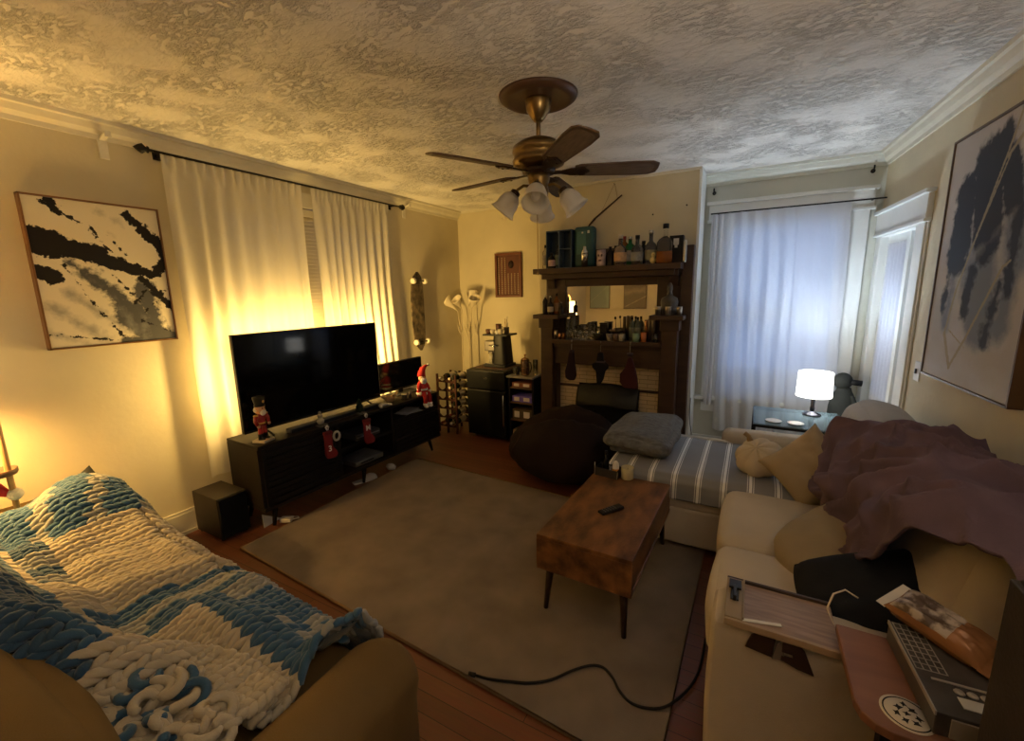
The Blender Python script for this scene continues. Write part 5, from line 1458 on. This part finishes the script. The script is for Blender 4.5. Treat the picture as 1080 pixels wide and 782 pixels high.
# placemat and coffee machine
tag(obj('tray_mat', MB().bx(-.21, .22, -.17, .2, 0, .008), M('brown_mat', (.09, .05, .03), .7), loc=(-2.47, 4.12, .776), bevel=.003), 'thin brown mat on top of the mini fridge', 'mat')
cm = thing('coffee_machine', 'black espresso coffee machine with flared top on the mini fridge', 'coffee machine', (-2.44, 4.14, .785))
def taper(u, v):
    a = 2*PI*u; sq = lambda c: math.copysign(abs(c)**.45, c)
    w_ = .105-.025*v if v < .7 else .0875+.02*(v-.7)/.3*0
    return Vector((sq(math.cos(a))*(.105-.030*v)+.02, sq(math.sin(a))*(.10-.01*v)+.01, .03+.31*v))
obj('body', MB().grid(taper, 40, 10), M('black_gloss_plastic', (.008, .007, .006), .4), cm)
obj('base', MB().bx(-.15, .13, -.13, .12, 0, .03), plast, cm, bevel=.006)
obj('head', MB().bx(-.16, -.03, -.085, .06, .17, .285).bx(-.13, -.07, -.06, .0, .135, .17), M('silver_black_head', (.10, .09, .08), .3, .6), cm, bevel=.008)
obj('lever', MB().tube([(-.09, -.09, .235), (-.04, -.11, .24), (.01, -.11, .235)], .008), chr_, cm)
obj('water_tank', MB().lathe([(0, .03), (.035, .03), (.038, .08), (.038, .12), (0, .12)], (-.10, -.02, 0), 18), M('clear_smoke', (.35, .33, .28), .1, var=.05), cm)
obj('drip_tray', MB().bx(-.15, -.05, -.10, .04, .03, .038), chr_, cm)
obj('top_plate', MB().bx(-.165, .145, -.11, .13, .343, .362), M('black_gloss_plastic', (.008, .007, .006), .4), cm, bevel=.004)
CZ = .785+.363
cupm = M('cream_china', (.62, .54, .40), .25); coffeem = M('dark_cup_print', (.10, .045, .03), .4)
def cup(loc, lab, r, h, mt, handle=True, grp='cups on top of the coffee machine'):
    t = thing('coffee_cup', lab, 'cup', loc, 0, grp)
    obj('bowl', MB().lathe([(0, 0), (r*.65, 0), (r*.95, h*.5), (r, h), (r*.9, h), (r*.85, h*.5), (0, h*.12)], n=18), mt, t)
    if handle: obj('handle', MB().tube([(r*.95, 0, h*.8), (r*1.45, 0, h*.7), (r*1.45, 0, h*.35), (r*.85, 0, h*.25)], r*.13, 6), mt, t)
cup((-2.555, 4.08, CZ), 'small brown and cream coffee cup at the left of the coffee machine top', .032, .05, coffeem)
cup((-2.495, 4.07, CZ), 'small cream coffee cup second from left on the coffee machine', .030, .05, cupm)
cup((-2.40, 4.08, CZ), 'small cream coffee cup at the right of the coffee machine top', .034, .055, cupm)
cup((-2.47, 4.16, CZ), 'tall brown mug behind the small cups on the coffee machine', .034, .105, coffeem)
cup((-2.435, 4.065, CZ), 'tiny white espresso cup between the cream cups on the coffee machine', .024, .04, M('white_china', (.75, .72, .66), .2))
t = thing('utensil_jar', 'small jar of coffee stirrers and a thermometer on the coffee machine', 'jar', (-2.375, 4.17, CZ))
obj('jar', MB().lathe([(0, 0), (.03, 0), (.032, .07), (.028, .07), (.026, .01), (0, .01)], n=16), M('dark_jar', (.08, .06, .045), .3), t)
for dx, dy, h in ((-.012, 0, .13), (.0, .006, .155), (.012, -.004, .19), (.006, .012, .12), (-.004, -.01, .165)): obj('stirrer', MB().tube([(dx*.6, dy*.6, .011), (dx*1.5, dy*1.5, h)], .003, 6), chr_ if dx > 0 else M('wood_stirrer', (.35, .22, .10), .6), t)

# ---- narrow shelf unit with drinks things
su = thing('shelf_unit', 'narrow black shelf unit with pale top between the fridge and the mantel', 'shelf unit', (-2.035, 4.0, 0))
obj('side_panel', MB().bx(-.165, -.150, -.12, .12, 0, .715), dark, su); obj('side_panel', MB().bx(.110, .125, -.12, .12, 0, .715), dark, su)
obj('back_panel', MB().bx(-.15, .11, .11, .12, .02, .715), dark, su)
obj('top_board', MB().bx(-.185, .130, -.135, .125, .715, .735), M('grey_top_laminate', (.22, .20, .17), .35), su, bevel=.004)
for z in (.03, .25, .44, .60): obj('shelf', MB().bx(-.15, .11, -.115, .11, z, z+.015), M('brown_shelf_edge', (.10, .055, .03), .5), su)
for z, h, c, lab in ((.455, .065, (.12, .08, .42), 'purple and white patterned box on the upper shelf of the narrow unit'), (.615, .05, (.16, .045, .03), 'dark red box on the top shelf of the narrow unit'), (.265, .11, (.05, .032, .02), 'dark brown box on the middle shelf of the narrow unit'), (.045, .10, (.20, .15, .11), 'tan carton on the lowest shelf of the narrow unit')):
    t = thing('storage_box', lab, 'box', (-2.055, 3.985, z), 0, 'boxes in the narrow shelf unit')
    obj('carton', MB().bx(-.115, .115, -.085, .085, 0, h), M('box_%d' % int(z*1000), c, .6, var=.2, vs=18), t, bevel=.003)
    obj('label', MB().bx(-.09, -.03, -.087, -.085, h*.2, h*.8).bx(.02, .09, -.087, -.085, h*.2, h*.8), M('pale_box_label', (.55, .50, .48), .6), t)
t = thing('french_press', 'brass and brown french press coffee pot on the narrow shelf unit', 'coffee pot', (-2.045, 3.97, .736))
obj('glass', MB().lathe([(0, .004), (.040, .004), (.042, .02), (.040, .155), (.038, .16)], n=20), M('brown_glass', (.10, .05, .025), .12), t)
mb = MB()
for k in range(4):
    a = PI/4+PI/2*k; mb.box((.044*math.cos(a), .044*math.sin(a), .08), (.004, .012, .15), (0, 0, a))
for z in (.01, .075, .145): mb.lathe([(.0445, z), (.0445, z+.010)], n=20, caps=False)
obj('frame', mb, M('copper_frame', (.45, .26, .13), .25, .9), t)
obj('lid', MB().lathe([(.045, .158), (.042, .172), (.02, .185), (.006, .19), (.006, .205), (.012, .21), (.010, .222), (0, .225)], n=20), M('copper_frame', (.45, .26, .13), .25, .9), t)
obj('handle', MB().tube([(.044, -.01, .145), (.075, -.02, .14), (.085, -.022, .09), (.07, -.02, .04), (.046, -.01, .03)], .006), blackm, t)

glass_c = M('clear_bottle_glass', (.93, .93, .90), .05, trans=.95, var=.01, ior=1.35)
glass_d = M('dark_bottle_glass', (.018, .014, .012), .12)
glass_a = M('amber_spirit', (.32, .11, .025), .08, trans=.35, var=.05, ior=1.3)
glass_g = M('green_bottle_glass', (.02, .16, .05), .10, trans=.2, ior=1.3)
def glassware(name, lab, cat, loc, prof, mt, grp, n=18):
    o = obj(name, MB().lathe(prof, n=n), mt, loc=loc); return tag(o, lab, cat, grp)
tumb = lambda r, h: [(0, 0), (r*.85, 0), (r, h), (r*.9, h), (r*.78, h*.12), (0, h*.1)]
stemg = lambda r, h: [(0, 0), (r*.8, 0), (r*.75, .004), (.004, .008), (.004, h*.42), (r*.8, h*.55), (r, h*.75), (r*.85, h), (r*.8, h), (r*.9, h*.75), (.002, h*.5)]
glassware('bottle_small', 'tiny brown bottle left of the french press', 'bottle', (-2.125, 3.955, .736), [(0, 0), (.018, 0), (.018, .05), (.008, .065), (.008, .085), (0, .086)], glass_d, 'things on the narrow unit')
glassware('glass', 'small clear glass just left of the french press', 'glass', (-2.165, 3.97, .736), tumb(.024, .075), glass_c, 'things on the narrow unit')
glassware('glass', 'tall clear glass behind the french press', 'glass', (-2.10, 4.05, .736), tumb(.03, .15), glass_c, 'things on the narrow unit')
glassware('glass', 'clear glass right of the french press by the mantel', 'glass', (-1.955, 4.03, .736), tumb(.026, .16), glass_c, 'things on the narrow unit')

# ---- bottles and ornaments on the mantel
def bottle(lab, px, y, zb, r, h, shape, gm, capm, labm=None, grp='bottles on the top mantel shelf', n=18, fill=None):
    x, _ = at(px, 300, y)
    if 'top mantel' in grp: h *= .90; r *= 1.15
    t = thing('liquor_bottle', lab, 'bottle', (x, y, zb), R(45) if n == 4 else 0, grp)
    sh = {'round': .62, 'tall': .66, 'squat': .52}[shape]
    k = 1.25 if n == 4 else 1
    prof = [(0, 0), (r*k*.95, 0), (r*k, .006), (r*k, h*sh), (r*k*.75, h*(sh+.09)), (r*.34, h*(sh+.16)), (r*.32, h*.93)]
    obj('body', MB().lathe(prof, n=n), gm, t, bevel=.003 if n == 4 else 0)
    obj('cap', MB().lathe([(r*.38, h*.88), (r*.38, h), (0, h)], n=14), capm, t)
    if labm: obj('label', MB().lathe([(r*k*1.012, h*.14), (r*k*1.012, h*(sh-.10))], n=n, caps=False), labm, t)
    if fill: obj('liquid', MB().lathe([(0, .004), (r*k*1.006, .004), (r*k*1.006, h*.30), (0, h*.30)], n=n), fill, t)
    return t
TZ = 1.8155
lp = lambda k, c: M(k, c, .6, var=.2, vs=30)
# divided blue crates at the left end
blu = M('navy_crate', (.030, .060, .115), .5, var=.2); blu2 = M('teal_case', (.022, .085, .090), .45, var=.2)
x0, x1 = -1.80, -1.535
cr = thing('divided_crate', 'navy blue open-front crate with dividers on the left of the top mantel shelf', 'crate', ((x0+x1)/2, 4.04, TZ))
w_ = (x1-x0)/2
obj('shell', MB().bx(-w_, w_, .058, .066, 0, .345).bx(-w_, -w_+.01, -.066, .058, 0, .345).bx(w_-.01, w_, -.066, .058, 0, .345).bx(-w_, w_, -.066, .066, .345, .355).bx(-w_+.01, w_-.01, -.066, .058, 0, .008), blu, cr, bevel=.001)
obj('divider', MB().bx(-.003, .005, -.064, .058, .008, .345), M('grey_blue_divider', (.12, .17, .24), .4), cr)
obj('divider', MB().bx(.005, w_-.01, -.060, .058, .18, .186), M('grey_blue_divider', (.12, .17, .24), .4), cr)
te = thing('storage_case', 'teal green case with rounded corner beside the navy crate on the mantel', 'case', (-1.435, 4.055, TZ))
obj('shell', MB().bx(-.09, .105, -.05, .05, 0, .375), blu2, te, bevel=.028, seg=4)
obj('front_panel', MB().bx(-.06, .03, -.054, -.049, .12, .33), M('teal_panel', (.05, .16, .17), .4), te, bevel=.004)
obj('label', MB().bx(.045, .065, -.053, -.049, .31, .335).bx(-.01, .005, -.057, -.053, .31, .325), M('pale_print', (.6, .6, .55), .6), te)
cap_s = M('silver_cap', (.5, .48, .45), .25, .9); cap_b = M('black_cap', (.012, .010, .010), .4); cap_r = M('red_wax_cap', (.22, .02, .015), .4); cap_w = M('white_cap', (.62, .58, .5), .5)
bottle('slim clear bottle inside the left compartment of the navy crate', 575.5, 4.03, TZ+.009, .026, .25, 'tall', glass_c, cap_b, lp('grey_label', (.30, .28, .25)))
bottle('small bottle with a round pink label at the front of the navy crate', 582, 3.93, TZ, .030, .165, 'round', glass_d, cap_b, lp('pink_label', (.50, .34, .33)))
bottle('clear bottle with a white neck band in the navy crate', 589, 4.03, TZ+.009, .028, .24, 'tall', glass_c, cap_b, lp('green_grey_label', (.20, .24, .19)))
t = thing('cocktail_shaker', 'shiny silver cocktail shaker before the teal case', 'shaker', (at(616.5, 280, 3.94)[0], 3.94, TZ))
obj('cup', MB().lathe([(0, 0), (.026, 0), (.036, .11), (.036, .115)], n=22), M('mirror_steel', (.7, .68, .64), .1, 1), t)
obj('top', MB().lathe([(.0365, .113), (.030, .14), (.018, .158), (.018, .185), (0, .188)], n=22), M('mirror_steel', (.7, .68, .64), .1, 1), t)
t = thing('tiki_mug', 'pale pink ceramic mug with a carved front on the top mantel shelf', 'mug', (at(634, 280, 3.95)[0], 3.95, TZ))
obj('mug', MB().lathe([(0, 0), (.036, 0), (.042, .03), (.038, .07), (.042, .11), (.040, .145), (.034, .145), (.034, .02), (0, .02)], n=20), M('pale_pink_glaze', (.46, .34, .32), .35, var=.25, vs=30), t)
obj('dark_relief', MB().ball((-.014, -.036, .095), (.009, .008, .012), 8, 6).ball((.014, -.036, .095), (.009, .008, .012), 8, 6).ball((0, -.040, .05), (.016, .007, .008), 8, 6), M('relief_brown', (.10, .05, .05), .6), t)  # raised spots on the mug front in plain dark brown
bottle('short black bottle right of the pink mug', 643, 3.98, TZ, .032, .19, 'tall', glass_d, cap_b)
bottle('short black bottle with brown label left of the peach-labelled whiskey', 648.5, 4.03, TZ, .030, .20, 'tall', glass_d, cap_b, lp('brown_label', (.10, .06, .04)))
bottle('whiskey bottle with a big peach-coloured label and pale cap', 653.5, 3.94, TZ, .048, .29, 'squat', glass_c, cap_w, lp('peach_label', (.60, .36, .19)))
bottle('bottle with dark red wax neck behind the peach-labelled whiskey', 657.5, 4.06, TZ, .036, .29, 'tall', glass_a, cap_r, lp('tan_label', (.45, .28, .15)))
bottle('bright green glass bottle with pale label among the spirits', 663.5, 4.05, TZ, .042, .28, 'round', glass_g, cap_s, lp('grey_white_label', (.42, .38, .34)))
bottle('clear bottle with dark cap and lined label right of the green one', 671, 3.94, TZ, .045, .275, 'squat', glass_c, cap_b, lp('lined_grey_label', (.26, .25, .23)), fill=None)
bottle('dark bottle squeezed behind the clear lined-label bottle', 677.5, 4.05, TZ, .038, .23, 'tall', glass_d, cap_b)
bottle('clear bottle with a tall chrome stopper on the top shelf', 685, 3.98, TZ, .044, .315, 'squat', glass_c, cap_s, lp('olive_label', (.30, .27, .15)))
t = thing('chick_ornament', 'little pale yellow bird ornament in front of the chrome-stopper bottle', 'ornament', (at(688.5, 280, 3.92)[0], 3.92, TZ))
ylw = M('pale_yellow_glaze', (.72, .60, .25), .4)
obj('body', MB().ball((0, 0, .03), (.026, .030, .030), 14, 9), ylw, t); obj('head', MB().ball((.004, -.004, .075), .020, 12, 8).tube([(0, 0, .05), (.004, -.004, .075)], .012), ylw, t); obj('beak', MB().cyl((.006, -.022, .075), (.008, -.034, .072), .006, .001, 8), M('orange_band', (.55, .25, .04), .4), t)
bottle('tall square decanter with amber spirit and a black stopper', 700, 3.95, TZ, .058, .36, 'squat', glass_c, cap_b, None, n=4, fill=glass_a)
t = thing('gift_box', 'black gift box printed with a white emblem at the right end of the top shelf', 'box', (at(713, 280, 4.0)[0], 4.0, TZ))
obj('carton', MB().bx(-.055, .055, -.04, .04, 0, .225), M('black_card', (.014, .012, .012), .5), t, bevel=.002)
mb = MB(); mb.prism([(-.022, .20), (-.022, .15), (-.012, .145), (-.012, .125), (.010, .125), (.010, .145), (.020, .15), (.020, .20)], -.042, -.040, lambda p: Vector((p.x, p.z, p.y)))
obj('emblem', mb, M('white_print', (.6, .58, .52), .6), t)
glassware('slim_can', 'slim silver can standing at the right end of the top mantel shelf', 'can', (at(721.5, 280, 3.93)[0], 3.93, TZ), [(0, 0), (.013, 0), (.015, .01), (.015, .17), (.012, .18), (0, .18)], cap_s, None)
# left side shelf
SZ = 1.3755
bottle('small dark bottle with a cork at the far left of the left side shelf', 575, 4.0, SZ, .026, .19, 'tall', glass_d, cap_w, None, 'bottles on the left side shelf')
bottle('small bottle with a cream label on the left side shelf', 580.5, 3.93, SZ, .030, .18, 'squat', glass_d, cap_s, lp('cream_small_label', (.50, .42, .30)), 'bottles on the left side shelf')
bottle('brown bottle with white cap on the left side shelf', 587, 3.98, SZ, .028, .20, 'tall', glass_a, cap_b, lp('amber_label', (.28, .17, .08)), 'bottles on the left side shelf')
bottle('short dark bottle at the mirror end of the left side shelf', 592, 3.92, SZ, .024, .12, 'squat', glass_d, cap_s, None, 'bottles on the left side shelf')
# right side shelf: bust-shaped decanter and steel cups
t = thing('bust_decanter', 'dark grey bust-shaped decanter on the right side shelf', 'bottle', (at(706, 320, 4.0)[0], 4.0, SZ))
gm_ = M('grey_pewter', (.085, .078, .075), .45, .3)
obj('torso', MB().lathe([(0, 0), (.06, 0), (.066, .05), (.074, .11), (.066, .145), (.028, .165), (.022, .19)], n=22, sx=1, sy=.6), gm_, t)
obj('neck', MB().lathe([(.024, .18), (.020, .20), (.024, .22), (.022, .25), (.010, .275), (0, .28)], n=16), gm_, t)
for px, py, lab in ((694, 3.93, 'small steel cup at the mirror end of the right side shelf'), (705, 3.91, 'small steel cup in front of the bust-shaped decanter'), (716.5, 3.93, 'small steel cup at the outer end of the right side shelf')):
    glassware('steel_cup', lab, 'cup', (at(px, 325, py)[0], py, SZ), [(0, 0), (.022, 0), (.025, .06), (.026, .075), (.022, .075), (.02, .01), (0, .01)], M('satin_steel', (.42, .37, .31), .28, .9), 'steel cups on the right side shelf')
# mantel shelf proper
KZ = 1.1355
G = 'glasses along the mantel shelf'
xz = lambda px, y: at(px, 350, y)[0]
copp = M('copper_cup', (.55, .30, .16), .22, .95)
for px, mt, lab in ((586, cap_s, 'small silver shot cup at the left end of the mantel shelf'), (590.5, copp, 'small copper shot cup second from the left on the mantel shelf'), (594.5, M('bronze_cup', (.18, .08, .04), .3, .8), 'small dark bronze shot cup third from the left on the mantel shelf')):
    glassware('shot_cup', lab, 'cup', (xz(px, 3.93), 3.93, KZ), tumb(.017, .085 if px < 588 else .06), mt, G)
for px, y, r, h, kind, lab in (
    (598.5, 4.05, .028, .19, 't', 'tall clear glass nearest the left frame of the mirror'),
    (604, 4.06, .028, .22, 't', 'tallest clear glass at the left of the mirror'),
    (601, 3.94, .026, .10, 's', 'short-stemmed glass in front of the tall clear glasses'),
    (606.5, 3.95, .030, .11, 's', 'coupe glass, first of the stemmed row before the mirror'),
    (612, 3.94, .028, .10, 's', 'coupe glass, second of the stemmed row before the mirror'),
    (610.5, 4.06, .030, .13, 't', 'clear tumbler behind the stemmed row, left'),
    (617, 4.05, .030, .14, 's', 'wine glass behind the stemmed row before the mirror'),
    (618.5, 3.94, .028, .10, 's', 'coupe glass, third of the stemmed row before the mirror'),
    (623, 4.06, .030, .16, 't', 'tall tumbler left of the black square jar'),
    (624.5, 3.94, .026, .10, 's', 'coupe glass at the right end of the stemmed row'),
    (691.5, 3.95, .020, .075, 't', 'small grey glass at the right end of the mantel shelf')):
    glassware('drinking_glass', lab, 'glass', (xz(px, y), y, KZ), tumb(r, h) if kind == 't' else stemg(r, h), glass_c, G)
glassware('bowl', 'dark round bowl on the mantel shelf below the mirror', 'bowl', (xz(630.5, 3.95), 3.95, KZ), [(0, 0), (.025, 0), (.045, .04), (.048, .06), (.043, .06), (.03, .015), (0, .012)], M('dark_olive_glaze', (.035, .03, .014), .3), G)
t = thing('jar_square', 'black square jar standing before the mirror on the mantel shelf', 'jar', (xz(637, 4.04), 4.04, KZ))
obj('jar', MB().bx(-.035, .035, -.03, .03, 0, .145), M('black_ceramic', (.014, .012, .012), .3), t, bevel=.005); obj('lid', MB().bx(-.037, .037, -.032, .032, .145, .16), M('black_ceramic', (.014, .012, .012), .3), t, bevel=.004)
t = thing('fluted_dish', 'fluted silver dish on a foot in the middle of the mantel shelf', 'dish', (xz(650, 4.03), 4.03, KZ))
obj('foot', MB().lathe([(.03, 0), (.028, .006), (.008, .015), (.008, .05)], n=18), cap_s, t)
obj('dish', MB().grid(lambda u, v: Vector(((.01+.06*v)*math.cos(2*PI*u)*(1+.07*v*math.cos(18*PI*u)), (.01+.06*v)*math.sin(2*PI*u)*(1+.07*v*math.cos(18*PI*u)), .05+.045*v*v)), 72, 6), M('tarnished_silver', (.16, .13, .10), .3, .8), t, solid=.003)
obj('pick', MB().tube([(0, 0, .055), (-.012, 0, .20)], .003).ball((-.012, 0, .205), (.011, .011, .014), 10, 7), blkp, t)
for px, mt, lab in ((643, M('grey_mosaic_cup', (.25, .21, .17), .3, var=.4, vs=60), 'grey patterned cup in front of the black square jar'), (649.5, M('brown_mosaic_cup', (.16, .09, .05), .3, var=.4, vs=60), 'brown patterned cup in front of the fluted dish'), (656, M('white_mosaic_cup', (.40, .36, .30), .3, var=.4, vs=60), 'pale patterned cup right of the fluted dish')):
    glassware('patterned_cup', lab, 'cup', (xz(px, 3.94), 3.94, KZ), tumb(.030, .065), mt, G)
for px, lab in ((658.5, 'tall dark cylinder left of two before the mirror'), (662.5, 'tall dark cylinder right of two before the mirror')):
    glassware('tube_canister', lab, 'canister', (xz(px, 4.05), 4.05, KZ), [(0, 0), (.015, 0), (.015, .215), (.011, .22), (0, .22)], M('dark_brass_tube', (.09, .06, .03), .35, .6), G)
for px, lab in ((668, 'grey-green bottle, left of a pair on the mantel shelf'), (674, 'grey-green bottle, right of a pair on the mantel shelf')):
    bottle(lab, px, 4.05, KZ, .028, .215, 'tall', M('grey_green_glass', (.10, .12, .09), .15), cap_b, lp('sage_label', (.17, .18, .13)), 'bottles before the mirror')
glassware('tumbler', 'pale green glass tumbler on the mantel shelf', 'glass', (xz(671, 3.94), 3.94, KZ), tumb(.034, .075), M('pale_green_glass', (.22, .34, .22), .15, var=.05), G)
glassware('tumbler', 'orange glass tumbler on the mantel shelf', 'glass', (xz(679, 3.94), 3.94, KZ), tumb(.027, .085), M('orange_glass', (.50, .16, .05), .15, var=.05), G)
for px, y, h, lab in ((681.5, 4.05, .19, 'slim copper jigger tube beside the grey-green bottles'), (685, 4.0, .20, 'tall steel cylinder near the right frame of the mirror'), (689, 3.96, .22, 'tallest steel cylinder at the right of the mirror')):
    glassware('steel_canister', lab, 'canister', (xz(px, y), y, KZ), [(0, 0), (.017, 0), (.020, h*.9), (.016, h), (0, h)], copp if px < 683 else M('dull_steel', (.20, .17, .14), .35, .8), G)
# stockings under the mantel shelf
navy = M('dark_plum_felt', (.022, .012, .018), .9, bump=.3, bs=120); mrn = M('dark_maroon_felt', (.045, .012, .014), .9, bump=.3, bs=120)
for px, mt, kind, lab in ((602.5, navy, 0, 'dark plum stocking hanging at the left under the mantel shelf'), (633, M('near_black_felt', (.010, .009, .012), .9), 1, 'black stocking with a wide cuff hanging in the middle under the mantel shelf'), (664, mrn, 2, 'dark maroon stocking hanging at the right under the mantel shelf')):
    x = at(px, 380, 3.875)[0]
    s = thing('mantel_stocking', lab, 'stocking', (x, 3.868, 1.10), 0)
    if kind == 0: o2 = [(-.020, -.06), (.020, -.06), (.032, -.16), (.045, -.24), (.05, -.31), (.035, -.355), (-.02, -.36), (-.06, -.335), (-.065, -.27), (-.04, -.18)]
    elif kind == 1: o2 = [(-.025, -.07), (.025, -.07), (.035, -.15), (.085, -.185), (.075, -.22), (.05, -.24), (.035, -.32), (.0, -.38), (-.03, -.37), (-.04, -.25), (-.075, -.215), (-.08, -.18), (-.035, -.15)]
    else: o2 = [(-.012, -.10), (.018, -.10), (.05, -.19), (.075, -.29), (.085, -.385), (.03, -.39), (-.045, -.385), (-.085, -.335), (-.085, -.26), (-.04, -.20)]
    obj('sock', MB().prism(o2, 0, .035, lambda p: Vector((p.x, p.z-.005, p.y))), mt, s, bevel=.012, seg=3)
    if kind != 1: obj('cuff', MB().tube([(-.022, .012, -.075), (.022, .012, -.075)], .018, 10), M('cuff_dark', (.05, .035, .045), .95), s)
    else: obj('band', MB().bx(-.045, .045, -.008, .034, -.165, -.15), M('cuff_dark', (.05, .035, .045), .95), s)
    obj('loop', MB().tube([(0, .012, -.06 if kind < 2 else -.09), (0, .012, -.02), (0, .016, .02)], .0035, 6), M('grey_loop', (.25, .22, .19), .6), s)
    obj('hook', MB().tube([(0, .012, .0), (0, .018, .030), (0, .024, .038), (0, .06, .038)], .004, 6), cap_s, s)
# ---- on the glass table and beside it
for x, y, lab in ((.20, 3.70, 'small white plate at the left of the glass side table'), (.34, 3.69, 'small white plate right of the other on the glass side table')):
    glassware('plate', lab, 'plate', (x, y, .595), [(0, 0), (.035, 0), (.055, .010), (.052, .012), (.035, .004), (0, .004)], M('white_china', (.75, .72, .66), .2), 'plates on the glass table', 28)
gbag = thing('padded_bag', 'dark grey padded figure-like bag with round top in the corner by the door', 'bag', (.70, 4.30, 0))
gfa = M('dark_grey_nylon', (.040, .044, .042), .8, var=.12, bump=.2, bs=150)
obj('body', MB().lathe([(.0, 0), (.085, .0), (.10, .10), (.105, .40), (.10, .62), (.085, .70), (.055, .76), (.05, .78)], n=26, sx=.95, sy=.75), gfa, gbag)
obj('top', MB().ball((-.012, 0, .835), (.066, .058, .068), 20, 12), gfa, gbag)
obj('shoulder_strap', MB().tube([(.045, -.03, .72), (.085, -.05, .62), (.095, -.06, .45), (.08, -.07, .30)], [.02, .024, .024, .015], 10), gfa, gbag)
obj('grip', MB().cyl((.035, -.03, .835), (.105, -.03, .828), .022, .024, 14), plast, gbag)
# a charging cable hanging at the edge of the mantel
tag(obj('hanging_cable', MB().tube([(-.435, 4.12, .62), (-.432, 4.10, .48), (-.425, 4.10, .38), (-.41, 4.10, .30), (-.40, 4.12, .10), (-.40, 4.14, .008)], .003, 6), M('black_cable', (.012, .010, .009), .5)), 'thin black cable hanging at the right edge of the fireplace', 'cable')
